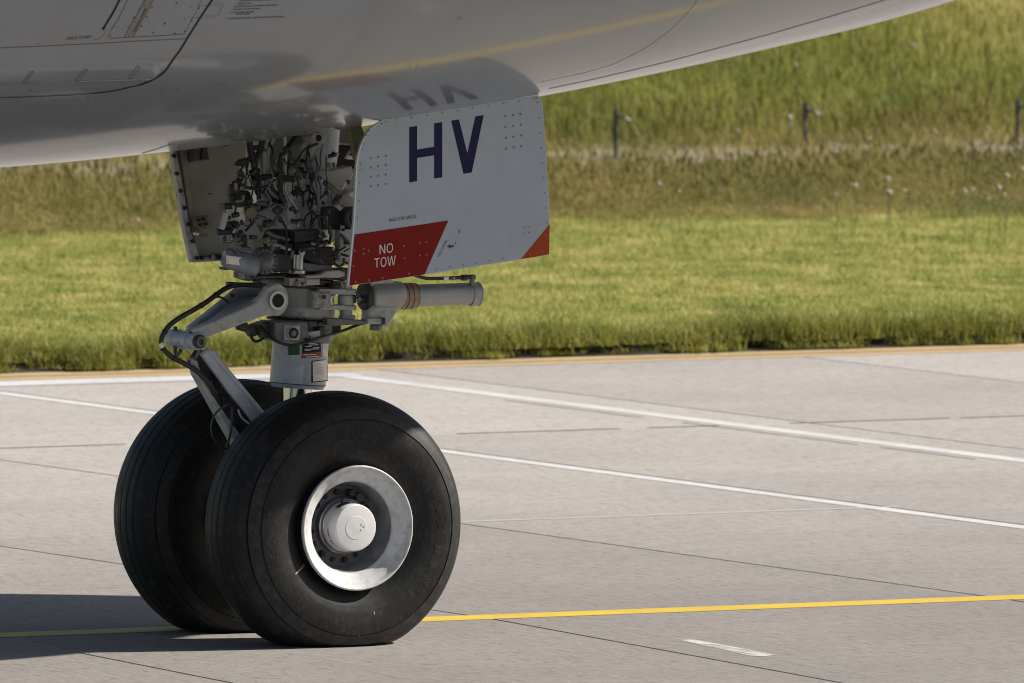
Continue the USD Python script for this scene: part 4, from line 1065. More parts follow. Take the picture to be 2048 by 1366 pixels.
obj("link_cap", [plate([(764, 635.5), (771.5, 635.5), (771.5, 649), (764, 649)], -0.116, 0.066, 0.003)], M_black, sa, smooth=False)
obj("link_nut", [cyl(at(752, 660.5, -0.075), at(752, 648.5, -0.075), 0.026, n=6), cyl(at(756, 657, -0.075), at(756, 648.5, -0.075), 0.018, n=16)], M_mid, sa)
obj("hydraulic_pipe", px_tube([(824, 548, -0.08), (838, 553, -0.08), (852, 556.5, -0.08), (872, 557, -0.08), (900, 556, -0.08), (934, 555, -0.08)], 0.0075), M_hose, sa)
obj("pipe_sleeve", [cyl(at(886, 556.3, -0.08), at(896, 556, -0.08), 0.009, n=12)], M_plac_white, sa)
obj("pipe_sleeve", [cyl(at(903, 556, -0.08), at(909, 555.8, -0.08), 0.009, n=12)], M_bronze, sa)
obj("pipe_fitting", [cyl(at(923, 555.5, -0.08), at(934, 555, -0.08), 0.014, n=6), cyl(at(934, 554, -0.08), at(949, 553.5, -0.08), 0.0095, n=12)], M_dark, sa)
obj("pipe_fitting", [cyl(at(944.5, 550, -0.08), at(944, 572, -0.075), 0.011, n=14), cyl(at(949, 551, -0.08), at(949, 559, -0.08), 0.006, n=10)], M_mid, sa)

# ---------------------------------------------------------------- torque links
def yl(x, y):       # the near arm leans in towards the apex
    return -0.185 + 0.085 * np.clip((540 - x) / 150.0, 0, 1)
eye = arc(553, 599, 25, 33, 100, -95, 16)
near_arm = [(548.6, 566.5)] + eye + [(532, 631), (420, 672.5), (398, 676), (382, 660), (415, 647), (470, 624.5), (514, 604.5), (530, 588), (538, 575)]
tl = obj("torque_link", plate(near_arm, yl, 0.055, 0.006), M_gear, plane, smooth=False, label="upper torque link with two arms and a large eye")
far_arm = [(381, 656), (420, 625), (459, 594), (479, 577), (516, 574), (540, 578), (536, 592), (505, 608), (420, 646), (396, 662)]
obj("far_arm", plate(far_arm, lambda x, y: 0.03 + 0.17 * np.clip((x - 385) / 150.0, 0, 1), 0.05, 0.006), M_gear_blue, tl, smooth=False)
wb = np.array([(390, 664), (415, 648), (460, 629), (514, 606), (538, 580)], float)
wf = np.array([(392, 658), (425, 632), (459, 607), (482, 596), (520, 590)], float)
Pa = at(wb[:, 0], wb[:, 1], np.array([yl(*q) + 0.05 for q in wb])); Pb = at(wf[:, 0], wf[:, 1], np.array([0.03 + 0.17 * np.clip((x - 385) / 150.0, 0, 1) for x, _ in wf]))
Vw = np.vstack([Pa, Pb, Pa - [0, 0, 0.02], Pb - [0, 0, 0.02]]); fw = []
for k in range(4):
    fw += [[k, k + 1, k + 6], [k, k + 6, k + 5], [k + 10, k + 16, k + 11], [k + 10, k + 15, k + 16]]
obj("web", mesh_of(Vw, fw), M_gear_blue, tl, smooth=30)
e0 = at(554.5, 601, -0.19)
obj("eye_bush", lathe([(0.030, 0.0), (0.037, 0.0), (0.039, 0.003), (0.039, 0.012), (0.028, 0.012), (0.026, 0.004), (0.030, 0)], e0 + [0, 0.004, 0], (0, -1, 0), 40), M_steel, tl)
obj("eye_hole", cyl(e0, e0 - [0, 0.0045, 0], 0.029, n=32), M_seam, tl)
# apex pin across
ap = at(397, 683, -0.115)
obj("apex_pin", [lathe([(1e-5, 0), (0.030, 0), (0.036, 0.006), (0.036, 0.05), (0.040, 0.052), (0.040, 0.10), (0.037, 0.104), (0.037, 0.17), (0.040, 0.172), (0.040, 0.215), (0.034, 0.22), (1e-5, 0.22)], ap, (0, 1, 0), 40)], M_gear_blue, tl)
obj("apex_nut", [cyl(ap, ap - [0, 0.018, 0], 0.029, n=12), ], M_dark, tl)
obj("apex_nut", [lathe([(0.012, 0), (0.020, 0), (0.021, 0.006), (0.013, 0.008), (0.010, 0.002)], ap - [0, 0.018, 0], (0, -1, 0), 20)], M_mid, tl)
obj("apex_clip", [px_tube([(380, 714, -0.06), (391, 716, -0.08), (397, 705, -0.10), (399, 700, -0.11)], 0.006), px_tube([(350, 693, 0.05), (352, 712, 0.03), (362, 700, 0.0)], 0.008)], M_mid, tl)
obj("grease_nipple", [cyl(at(383, 665, -0.08), at(381, 658, -0.08), 0.008, n=8), cyl(at(351, 660, 0.06), at(350, 653, 0.06), 0.008, n=8), cyl(at(361, 687, 0.0), at(358, 684, -0.01), 0.006, n=8)], M_dark, tl)
# lower link: a channel open to the rear
ll = obj("torque_link", plate([(404, 709), (418, 696), (430, 700), (452, 729), (494, 780), (540, 836), (540, 880), (520, 862), (505, 840), (459, 784)], -0.105, 0.03, 0.006), M_gear_blue, plane, smooth=False, label="lower torque link running down between the tyres")
obj("ridge", plate([(418, 702), (424, 700), (455, 735), (495, 785), (530, 828), (526, 832), (488, 785), (448, 738)], -0.111, 0.008, 0.003), M_gear_blue, ll, smooth=False)
obj("inner_web", plate([(378, 722), (392, 700), (406, 700), (430, 716), (470, 770), (520, 840), (520, 900), (486, 900), (440, 822), (400, 757)], -0.03, 0.02, 0.004), M_dark, ll, smooth=False)
obj("far_flange", plate([(384, 716), (396, 722), (404, 750), (436, 806), (478, 866), (500, 900), (480, 905), (430, 815), (394, 750)], -0.055, 0.06, 0.005), M_gear, ll, smooth=False)
obj("cut_edge", px_tube([(476, 819, -0.108), (480, 830, -0.108), (487, 839, -0.108), (498, 847, -0.108)], 0.004, 6), M_gear, ll)
obj("web_detail", [box(418, 762, 427, 770, -0.045, 0.02, 0.003)], M_olive, ll, smooth=False)
obj("web_detail", [box(430, 745, 445, 790, -0.045, 0.03, 0.005), box(446, 790, 462, 812, -0.045, 0.03, 0.005)], M_black, ll, smooth=False)
hz = [(560, 569, 0.0), (520, 570.5, 0.0), (480, 570, 0.0), (455, 575, -0.02), (432, 590, -0.03), (410, 606, -0.04), (385, 621, -0.04), (360, 635, -0.04), (338, 652, -0.04), (324, 674, -0.04), (323, 690, -0.04), (331, 703, -0.04), (347, 716, -0.04), (365, 725, -0.05), (383, 735, -0.06), (400, 748, -0.07), (418, 766, -0.07), (432, 790, -0.06)]
hs_ = obj("hose", px_tube(hz, 0.0105, 12), M_hose, plane, label="thick black hose looping round the torque link joint")
def tie(i, t=0.5, r=0.0125, L=0.010):
    P = spline(at(*np.array(hz).T)); k = int(i * (len(P) - 1))
    d = P[k + 1] - P[k]; d /= np.linalg.norm(d)
    return cyl(P[k] - d * L / 2, P[k] + d * L / 2, r, n=14, bevel=0.001)
obj("cable_tie", [tie(q) for q in (0.33, 0.42, 0.61, 0.70, 0.76)], M_black, hs_)
obj("sleeve", [tie(0.675, r=0.0118, L=0.022)], M_plac_white, hs_)
obj("hose_clamp", [plate([(457, 564), (478, 565), (520, 566), (555, 567), (555, 571), (478, 571), (458, 571)], -0.02, 0.03, 0.003), plate([(462, 590), (468, 587), (470, 594), (464, 595)], 0.05, 0.02, 0.002)], M_dark, hs_, smooth=False)
obj("cable", [px_tube([(432, 593, -0.03), (440, 594, -0.02), (450, 599, 0.0), (456, 604, 0.03)], 0.0045), px_tube([(456, 808, -0.12), (440, 818, -0.14), (428, 832, -0.15), (422, 852, -0.15), (425, 872, -0.15), (434, 885, -0.14), (450, 898, -0.12), (470, 910, -0.10)], 0.0042)], M_hose, hs_)
obj("cable", [px_tube([(464, 815, -0.12), (464, 840, -0.13), (461, 866, -0.13), (454, 895, -0.12), (452, 915, -0.12)], 0.0055)], M_hose, hs_)

# ---------------------------------------------------------------- fittings crowded round the upper leg
c5 = lambda x, y: (420 + x / 6.21, 260 + y / 6.21)
c6 = lambda x, y: (430 + x / 6.21, 440 + y / 6.21)
def P5(pts):
    return [c5(x, y) for x, y in pts]
def P6(pts):
    return [c6(x, y) for x, y in pts]
def T5(pts, Y, r, mtl, name="hydraulic_pipe", n=10, smooth=True, conv=c5):
    p = [(*conv(x, y), Y if np.isscalar(Y) else Y[k]) for k, (x, y) in enumerate(pts)]
    return obj(name, px_tube(p, r, n, smooth), mtl, lg)
def B5(pts, Y, d, mtl, name="bracket", inset=0.004, conv=c5, **k):
    return obj(name, plate([conv(x, y) for x, y in pts], Y, d, inset), mtl, lg, smooth=False, **k)

# the leg's big upper casting and trunnion arms
B5([(640, 60), (1450, -60), (1420, 180), (1290, 370), (1210, 560), (1190, 700), (980, 720), (930, 560), (880, 620), (640, 560), (600, 330)], 0.06, 0.12, M_gear, "upper_casting")
B5([(1130, 200), (1300, 20), (1420, 20), (1420, 130), (1330, 200), (1260, 340), (1230, 500), (1200, 560), (1090, 560), (1070, 480), (1140, 420)], -0.06, 0.10, M_gear, "trunnion_arm")
B5([(1060, 640), (1180, 500), (1260, 560), (1240, 680), (1150, 780), (1050, 760)], -0.10, 0.08, M_gear, "lug_bracket")
bp_ = at(*c5(1350, 100), -0.11)
obj("trunnion_boss", [lathe([(0.014, 0), (0.030, 0), (0.033, 0.004), (0.033, 0.08), (1e-5, 0.08)], bp_, (0, 1, 0), 32)], M_gear, lg)
obj("trunnion_hole", cyl(bp_ + [0, 0.002, 0], bp_ + [0, 0.02, 0], 0.016, n=24), M_seam, lg)
B5([(1290, 330), (1430, 230), (1560, 200), (1830, 200), (1830, 480), (1500, 500), (1280, 510)], 0.10, 0.10, M_seam, "bay_shadow_box")  # black plate added to stand for the shade inside the bay
B5([(1240, 510), (1500, 500), (1760, 450), (1780, 560), (1700, 700), (1440, 710), (1200, 720)], -0.02, 0.08, M_gear, "drag_brace")
B5([(1500, -40), (1800, -80), (1830, 180), (1640, 160), (1500, 170), (1430, 210)], 0.10, 0.06, M_mid, "brace_fitting")
B5([(1690, 360), (1760, 250), (1800, 270), (1790, 370)], -0.04, 0.02, M_plac_white, "bright_tab", 0.001)
B5([(1760, 240), (1800, 235), (1805, 262), (1765, 268)], -0.06, 0.02, M_black, "tab_bolt", 0.001)
B5([(1760, 295), (1805, 285), (1810, 318), (1765, 322)], -0.06, 0.02, M_black, "tab_bolt", 0.001)
B5([(1560, 700), (1680, 740), (1560, 840), (1450, 870), (1450, 780)], 0.02, 0.01, M_letter, "pale_panel", 0.001)
obj("link_rod", cyl(at(*c5(1290, 530), -0.10), at(*c5(1450, 660), -0.10), 0.0055), M_mid, lg)
obj("link_rod", cyl(at(*c5(1440, 660), -0.10), at(*c5(1620, 800), -0.10), 0.013), M_olive, lg)
obj("link_rod", cyl(at(*c5(1640, 740), -0.09), at(*c5(1710, 605), -0.09), 0.0035), M_letter, lg)
obj("rod_end", [cyl(at(*c5(1600, 830), -0.11), at(*c5(1600, 830), -0.07), 0.014, n=16), cyl(at(*c5(1440, 660), -0.115), at(*c5(1440, 660), -0.08), 0.012, n=12)], M_dark, lg)
B5([(1620, 830), (1730, 740), (1810, 780), (1800, 1000), (1700, 1000), (1600, 920)], -0.03, 0.06, M_gear, "pulley_bracket")
B5([(1720, 800), (1800, 740), (1800, 840), (1770, 850)], -0.07, 0.03, M_plac_white, "bright_tab", 0.001)
wp = at(*c5(1790, 1095), -0.10)
obj("pulley", [lathe([(1e-5, 0), (0.020, 0), (0.022, 0.006), (0.030, 0.008), (0.032, 0.0), (0.044, 0.0), (0.046, 0.004), (0.046, 0.05), (1e-5, 0.05)], wp, (0, 1, 0), 40)], M_dark, lg)
obj("pulley_rim", [lathe([(0.026, 0), (0.031, -0.004), (0.033, 0.0), (0.026, 0.004)], wp, (0, 1, 0), 40)], M_mid, lg)
B5([(1440, 960), (1560, 950), (1620, 1010), (1630, 1240), (1440, 1240)], -0.055, 0.05, M_dark, "dark_housing")
# pipes running down the leg
T5([(700, 60), (715, 130), (690, 230), (690, 560), (690, 760), (720, 850), (830, 890)], -0.07, 0.0072, M_alu)
T5([(780, 60), (790, 120), (725, 260), (720, 540), (720, 700), (760, 800), (860, 860)], -0.075, 0.0072, M_gear)
T5([(850, 330), (820, 390), (815, 570)], -0.10, 0.004, M_alu)
T5([(930, 60), (940, 300), (935, 540), (940, 740), (1010, 880), (1080, 990), (1100, 1080), (1090, 1210)], -0.115, 0.0068, M_alu)
T5([(1090, 60), (1010, 170), (920, 260), (880, 360), (870, 560), (880, 800), (930, 900)], -0.12, 0.0115, M_black, "hose", 12)
T5([(945, 900), (920, 980), (850, 1080), (790, 1180)], -0.12, 0.0115, M_mid, "hydraulic_pipe", 12)
T5([(540, 1040), (640, 1010), (760, 960), (830, 920)], -0.12, 0.010, M_mid, "hydraulic_pipe", 12)
T5([(620, 640), (640, 740), (690, 870)], -0.06, 0.0078, M_gear)
T5([(690, 720), (720, 800), (800, 880), (900, 900)], -0.09, 0.009, M_black, "hose", 12)
T5([(750, 640), (780, 740), (850, 800), (920, 830)], -0.09, 0.008, M_dark, "hose", 12)
for pts, r in (([(490, 100), (500, 260), (540, 380), (570, 520), (590, 700), (600, 860)], 0.0135), ([(650, 120), (620, 260), (570, 360), (560, 500)], 0.0125), ([(480, 330), (530, 400), (545, 540), (540, 640)], 0.010)):
    T5(pts, -0.09, r, M_black, "cable_bundle", 12)
T5([(1180, 1210), (1170, 1140), (1200, 1060), (1260, 1032), (1320, 1060), (1360, 1130), (1375, 1210)], -0.14, 0.0052, M_black, "hose")
T5([(1275, 1210), (1280, 1140), (1320, 1085), (1370, 1070), (1420, 1100), (1450, 1170), (1440, 1240)], -0.145, 0.0055, M_black, "hose")
T5([(1340, 170), (1230, 220), (1205, 300), (1205, 430)], -0.12, 0.0055, M_dark, "hydraulic_pipe")
T5([(1205, 420), (1215, 520)], -0.115, 0.009, M_mid, "hydraulic_pipe", smooth=False)
T5([(280, 680), (300, 640), (360, 655), (440, 710), (540, 730), (650, 710), (780, 680)], -0.13, 0.0058, M_black, "hose")
T5([(430, 1190), (500, 1190), (540, 1160), (540, 1060)], -0.13, 0.003, M_dark, "cable")
T5([(580, 1060), (680, 1080), (715, 1130)], -0.13, 0.003, M_dark, "cable")
T5([(580, 1090), (600, 1200), (640, 1240), (640, 1180)], -0.13, 0.0038, M_dark, "cable")
# clamps and connectors
B5([(630, 560), (760, 550), (900, 560), (1060, 570), (1060, 650), (900, 640), (760, 600), (630, 640)], -0.13, 0.05, M_black, "clamp_bar")
obj("clamp_bar", plate(P5([(480, 205), (640, 190), (660, 250), (500, 250)]), -0.10, 0.03, 0.004), M_black, lg, smooth=False)
B5([(890, 225), (960, 215), (970, 280), (900, 290)], -0.135, 0.02, M_dark, "pipe_clamp")
obj("solenoid", cyl(at(*c5(400, 420), -0.12), at(*c5(500, 690), -0.12), 0.014), M_gear, lg)
B5([(330, 440), (380, 370), (470, 350), (490, 410), (430, 460)], -0.135, 0.03, M_black, "connector")
B5([(380, 500), (420, 520), (440, 590), (380, 580), (365, 540)], -0.13, 0.03, M_black, "connector")
obj("connector", [cyl(at(*c5(600, 500), -0.10), at(*c5(495, 545), -0.12), 0.014), cyl(at(*c5(500, 630), -0.12), at(*c5(560, 640), -0.12), 0.017)], M_black, lg)
B5([(255, 690), (300, 670), (320, 800), (250, 800)], -0.13, 0.03, M_black, "connector")
B5([(320, 780), (420, 750), (520, 760), (540, 930), (300, 940), (300, 850)], -0.11, 0.06, M_black, "junction_box")
B5([(235, 810), (330, 800), (340, 900), (240, 900)], -0.12, 0.04, M_dark, "junction_box")
B5([(475, 740), (540, 745), (580, 820), (580, 900), (545, 912), (520, 780)], -0.135, 0.02, M_plac_white, "bright_bracket", 0.001)
B5([(590, 890), (700, 880), (720, 930), (600, 940)], -0.12, 0.04, M_mid, "manifold_cap")
B5([(340, 940), (560, 930), (700, 940), (960, 1000), (1000, 1180), (760, 1220), (700, 1240), (640, 1366), (330, 1366), (320, 1180)], -0.07, 0.10, M_gear, "valve_block", label="grey hydraulic valve block")
B5([(340, 960), (430, 950), (450, 1080), (430, 1160), (370, 1160), (350, 1080)], -0.10, 0.04, M_plac_white, "valve_cover")
obj("valve_cap", [cyl(at(*c5(510, 1030), -0.14), at(*c5(510, 1030), -0.06), 0.024, n=24)], M_olive, lg)
B5([(180, 920), (270, 910), (290, 980), (190, 990)], -0.11, 0.05, M_black, "connector")
obj("solenoid", cyl(at(*c5(205, 1030), -0.11), at(*c5(140, 1240), -0.11), 0.013), M_gear, lg)
obj("connector", cyl(at(*c5(90, 1265), -0.11), at(*c5(260, 1255), -0.11), 0.014), M_black, lg)
obj("connector", [cyl(at(*c5(230, 1070), -0.115), at(*c5(235, 1110), -0.115), 0.010), cyl(at(*c5(310, 1030), -0.115), at(*c5(320, 1080), -0.115), 0.018), cyl(at(*c5(340, 1150), -0.115), at(*c5(300, 1200), -0.115), 0.016)], M_black, lg)
B5([(180, 1160), (300, 1130), (330, 1200), (270, 1280), (170, 1250)], -0.105, 0.05, M_dark, "connector")
obj("connector", [cyl(at(*c5(670, 1170), -0.12), at(*c5(760, 1150), -0.12), 0.016), cyl(at(*c5(640, 1180), -0.13), at(*c5(640, 1260), -0.13), 0.008), cyl(at(*c5(800, 960), -0.12), at(*c5(850, 1020), -0.12), 0.016)], M_dark, lg)
obj("bolt", [disc_y(*c5(1140, 490), -0.115, 0.011, 0.02, 10)], M_black, lg)
obj("bolt", [disc_y(*c5(1230, 700), -0.125, 0.007, 0.02, 10), disc_y(*c5(1160, 385), -0.075, 0.008, 0.02, 10)], M_black, lg)
obj("connector", [cyl(at(*c5(1060, 750), -0.125), at(*c5(1150, 790), -0.125), 0.012, n=12)], M_black, lg)
obj("pin_joint", [disc_y(*c5(1230, 560), -0.13, 0.017, 0.04, 16)], M_dark, lg)
# lower tier
obj("data_plate", plate(P6([(110, 190), (330, 215), (320, 295), (110, 270)]), -0.12, 0.03, 0.003), M_mid, lg, smooth=False)
obj("data_plate", [plate(P6([(125, 205 + 18 * k), (220, 208 + 18 * k), (220, 216 + 18 * k), (125, 213 + 18 * k)]), -0.124, 0.004, 0) for k in range(4)], M_plac_white, lg, smooth=False)
B5([(250, 160), (400, 190), (410, 330), (320, 330), (330, 215)], -0.10, 0.04, M_dark, "connector", conv=c6)
B5([(600, 140), (800, 120), (980, 120), (1000, 430), (800, 430), (610, 380)], -0.03, 0.10, M_dark, "dark_housing", conv=c6)
B5([(1000, 130), (1280, 110), (1330, 170), (1420, 260), (1340, 320), (1200, 260), (1000, 280)], -0.13, 0.05, M_dark, "electrical_box", conv=c6)
B5([(1000, 280), (1240, 260), (1330, 330), (1500, 340), (1500, 560), (1300, 560), (1100, 480), (960, 430)], -0.09, 0.06, M_black, "dark_housing", conv=c6)
T5([(640, 150), (760, 205), (920, 240)], -0.11, 0.0085, M_mid, conv=c6)
T5([(660, 300), (780, 320), (940, 360)], -0.115, 0.0085, M_gear, conv=c6)
obj("pipe_nut", [cyl(at(*c6(870, 340), -0.115), at(*c6(930, 360), -0.115), 0.011, n=6)], M_steel, lg)
obj("pipe_nut", [cyl(at(*c6(1050, 410), -0.13), at(*c6(1090, 400), -0.13), 0.010, n=6), cyl(at(*c6(1170, 350), -0.13), at(*c6(1210, 362), -0.13), 0.008, n=6), cyl(at(*c6(1330, 240), -0.15), at(*c6(1390, 210), -0.15), 0.008, n=6), cyl(at(*c6(1460, 340), -0.12), at(*c6(1480, 370), -0.12), 0.008, n=6)], M_steel, lg)
T5([(1340, 150), (1360, 220), (1330, 280), (1250, 330)], -0.15, 0.006, M_black, "cable", conv=c6)
T5([(1400, 60), (1440, 160), (1420, 300)], -0.14, 0.006, M_black, "cable", conv=c6)
B5([(1220, 275), (1350, 310), (1310, 335), (1210, 310)], -0.135, 0.02, M_gear_blue, "blue_tag", 0.002, conv=c6)
B5([(1555, 125), (1710, 105), (1690, 500), (1555, 505)], -0.10, 0.05, M_gear, "side_box", conv=c6, label="pale grey box beside the large door")
T5([(1560, 180), (1620, 240), (1670, 300)], -0.106, 0.006, M_dark, "cable", conv=c6)
obj("bolt", [disc_y(*c6(1600, 125), -0.105, 0.006, 0.01, 8), disc_y(*c6(1605, 490), -0.105, 0.006, 0.01, 8), disc_y(*c6(1625, 285), -0.105, 0.008, 0.01, 8)], M_black, lg)
B5([(1370, 470), (1550, 510), (1680, 505), (1680, 555), (1480, 555), (1370, 540)], -0.05, 0.05, M_gear, "side_bracket", conv=c6)
B5([(780, 420), (960, 400), (960, 640), (760, 650), (720, 560)], -0.03, 0.10, M_mid, "leg_casting", conv=c6)
B5([(1080, 520), (1460, 560), (1460, 640), (1080, 640)], -0.07, 0.08, M_mid, "leg_casting", conv=c6)
B5([(330, 330), (460, 340), (460, 380), (320, 370)], -0.13, 0.03, M_mid, "motor_bracket", conv=c6)
# the tangle of thin cables, unions and clips over the castings
gc = np.random.default_rng(77)
for k in range(26):
    x = gc.uniform(480, 655); y0 = gc.uniform(284, 400); y1 = y0 + gc.uniform(45, 130)
    Yk = gc.uniform(-0.15, -0.10)
    pts = [(x, y0, Yk + 0.04)]
    n_ = 5
    for q in range(1, n_ + 1):
        x += gc.normal(0, 7)
        pts.append((x, y0 + (y1 - y0) * q / n_, Yk + gc.normal(0, 0.008)))
    obj("cable", px_tube(pts, gc.uniform(0.0025, 0.0055), 8), [M_black, M_hose, M_black, M_dark, M_mid][k % 5], lg)
for k in range(60):
    x, y = gc.uniform(448, 700), gc.uniform(300, 548)
    if x < 470 and y < 380:
        continue
    p_ = at(x, y, gc.uniform(-0.155, -0.11))
    d_ = gc.normal(size=3); d_ /= np.linalg.norm(d_)
    obj("pipe_union", cyl(p_, p_ + d_ * gc.uniform(0.014, 0.034), gc.uniform(0.005, 0.0115), n=6), [M_black, M_dark, M_mid, M_steel, M_dark, M_olive][k % 6], lg)
for k in range(16):
    x, y = gc.uniform(452, 560), gc.uniform(350, 500)
    w_, h_ = gc.uniform(4, 11), gc.uniform(3, 9)
    obj("connector_block", box(x, y, x + w_, y + h_, gc.uniform(-0.14, -0.11), 0.03, 0.002), [M_black, M_dark, M_gear, M_mid][k % 4], lg, smooth=False)
for k in range(10):
    x, y = gc.uniform(600, 690), gc.uniform(470, 530)
    obj("cable", px_tube([(x, y, -0.15), (x + gc.uniform(6, 16), y + gc.uniform(-8, 8), -0.16), (x + gc.uniform(14, 28), y + gc.uniform(-4, 14), -0.15)], gc.uniform(0.003, 0.006), 8), [M_black, M_dark, M_hose][k % 3], lg)
# steering motor
q0, q1 = at(*c6(100, 460), -0.10), at(*c6(470, 560), -0.13)
mo = obj("steering_motor", [lathe([(1e-5, 0), (0.030, 0), (0.041, 0.012), (0.043, 0.03), (0.043, 0.15), (1e-5, 0.15)], q0, q1 - q0, 40)], M_motor, lg, label="blue grey steering motor with a data plate")
B5([(160, 440), (405, 470), (405, 575), (165, 545)], -0.155, 0.02, M_plac_white, "motor_plate", 0.002, conv=c6)
B5([(110, 590), (210, 590), (230, 620), (130, 622)], -0.10, 0.05, M_dark, "motor_foot", conv=c6)
B5([(0, 435), (90, 440), (95, 490), (5, 500)], -0.06, 0.04, M_dark, "motor_lead", conv=c6)
B5([(370, 620), (480, 660), (480, 740), (430, 760), (370, 740)], -0.05, 0.06, M_mid, "motor_foot", conv=c6)
fc = at(*c6(620, 515), -0.15)
fl_ = (-0.25, -1, -0.05)
obj("gear_cover", [lathe([(0.0535, -0.06), (0.0535, 0.0), (0.051, 0.004), (0.040, 0.005), (0.036, 0.012), (0.026, 0.022), (0.012, 0.028), (1e-5, 0.030)], fc, fl_, 40)], M_mid, lg)
u_, v_, d_ = frame(fl_)
obj("cover_bolt", [cyl(fc + 0.0455 * (math.cos(t) * u_ + math.sin(t) * v_) + d_ * 0.003, fc + 0.0455 * (math.cos(t) * u_ + math.sin(t) * v_) + d_ * 0.010, 0.0042, n=6, bevel=0.001) for t in np.linspace(0, 2 * np.pi, 16, endpoint=False)], M_dark, lg, kind="stuff")

# ---------------------------------------------------------------- wheels
AZ = 0.488
def tyre_mesh():
    half = [(0.246, 0.140), (0.252, 0.158), (0.262, 0.170), (0.285, 0.184), (0.315, 0.197), (0.350, 0.206), (0.385, 0.2095), (0.415, 0.2085), (0.432, 0.2055), (0.4355, 0.2045), (0.437, 0.2010), (0.440, 0.2002), (0.442, 0.2030), (0.460, 0.195), (0.4735, 0.185), (0.480, 0.179)]
    hf = [(0.4805, 0.176), (0.4765, 0.1725), (0.4765, 0.1685), (0.4835, 0.1675), (0.492, 0.160), (0.500, 0.150), (0.5065, 0.140), (0.5105, 0.133), (0.5115, 0.131), (0.5055, 0.130), (0.5055, 0.1265), (0.5125, 0.1255), (0.519, 0.110),
          (0.523, 0.098), (0.5265, 0.083), (0.527, 0.0815), (0.521, 0.0805), (0.521, 0.077), (0.528, 0.076), (0.531, 0.058), (0.532, 0.046), (0.533, 0.030), (0.533, 0.0285), (0.527, 0.0275), (0.527, 0.024), (0.533, 0.023), (0.5335, 0.008)]
    p = half + hf
    full = p + [(r, -y) for r, y in p[::-1]]
    # distances must grow for outward faces: from -Y side to +Y side
    prof = [(r if r < 0.4 else 0.4 + (r - 0.4) * 1.105, -y) for r, y in full]
    # densify the sidewalls
    pr = np.array(prof)
    pr = resample_profile(pr)
    m_ = lathe(pr, (0, 0, 0), (0, 1, 0), 224)
    v = m_.vertices.copy()
    # the load flattens the foot and bulges the walls above it
    low = -AZ + 0.0015
    dz = np.clip((-v[:, 2] - 0.36) / 0.17, 0, 1) ** 2 * np.exp(-(v[:, 0] / 0.30) ** 2)
    v[:, 1] *= 1 + 0.045 * dz
    ks = 0.010
    v[:, 2] = low + ks * np.logaddexp(0, (v[:, 2] - low) / ks) - ks * 0.02
    m_.vertices = v
    return m_
def resample_profile(pr):
    out = [pr[0]]
    for a_, b_ in zip(pr[:-1], pr[1:]):
        L = np.linalg.norm(b_ - a_); k = max(1, int(L / 0.012))
        for t in range(1, k + 1):
            out.append(a_ + (b_ - a_) * t / k)
    return np.array(out)

def sidewall(r, side=-1):
    """How far out the sidewall stands at radius r."""
    rr = [0.262, 0.285, 0.315, 0.350, 0.385, 0.415, 0.440, 0.460, 0.48]
    yy = [0.170, 0.184, 0.197, 0.206, 0.2095, 0.2085, 0.203, 0.194, 0.178]
    return side * np.interp(r, rr, yy)

def ring_text(text, r0, h, a_mid, spacing=1.0, bold=True, out=0.0007):
    """Raised lettering round the sidewall that faces -Y, tops outward, centred at angle a_mid (degrees, 0 = forward, 90 = up)."""
    t = meshkit.text_mesh(text, h, 0.002, bold)
    v = np.asarray(t.vertices).copy(); fl = np.asarray(t.faces)
    w = v[:, 0].max()
    rm = r0 + h / 2
    ang = math.radians(a_mid) - (v[:, 0] - w / 2) * spacing / rm
    rr = r0 + v[:, 1]
    y = sidewall(rr) - np.where(v[:, 2] > 0.001, out, -0.001)
    return mesh_of(np.c_[rr * np.cos(ang), y, rr * np.sin(ang)], fl)

def ring_bar(r0, r1, a_deg, width, out=0.0016):
    rr = np.linspace(r0, r1, 8); a_ = math.radians(a_deg)
    c, s = math.cos(a_), math.sin(a_)
    A = np.c_[rr * c - s * width / 2, sidewall(rr) - out, rr * s + c * width / 2]
    B = np.c_[rr * c + s * width / 2, sidewall(rr) - out, rr * s - c * width / 2]
    k = len(rr); f = []
    for i_ in range(k - 1):
        f += [[i_, i_ + k, i_ + k + 1], [i_, i_ + k + 1, i_ + 1]]
    return mesh_of(np.vstack([A, B]), f)

TM = tyre_mesh()
# the scuffed, dusty shoulder rib is a part of its own
_c = TM.triangles_center
_rr, _fl = np.hypot(_c[:, 0], _c[:, 2]), None
_sel = (_c[:, 1] < -0.170) & (_rr > 0.4478) & (_rr < 0.4900)
RIB = mesh_of(TM.vertices, TM.faces[_sel]); RIB.remove_unreferenced_vertices()
TM = mesh_of(TM.vertices, TM.faces[~_sel]); TM.remove_unreferenced_vertices()
M_rib = mat("scuffed_rubber", (0.019, 0.0185, 0.0185), rough=0.6, var=0.35, scale=30, dirt=(0.07, 0.066, 0.062), dirt_amount=0.5, dirt_scale=25, spec=0.3)
M_chalk = mat("chalk_mark", (0.30, 0.30, 0.30), rough=0.8)
M_pink = mat("red_slip_mark", (0.30, 0.05, 0.08), rough=0.7)
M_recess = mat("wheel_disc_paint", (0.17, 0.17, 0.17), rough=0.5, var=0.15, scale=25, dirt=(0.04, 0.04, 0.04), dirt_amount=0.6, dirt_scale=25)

M_barrel = mat("barrel_shade_paint", (0.25, 0.25, 0.255), rough=0.5, var=0.1, scale=12, dirt=(0.06, 0.055, 0.05), dirt_amount=0.7, dirt_scale=14)  # grime, plus the deep recess's shade put into a darker tone

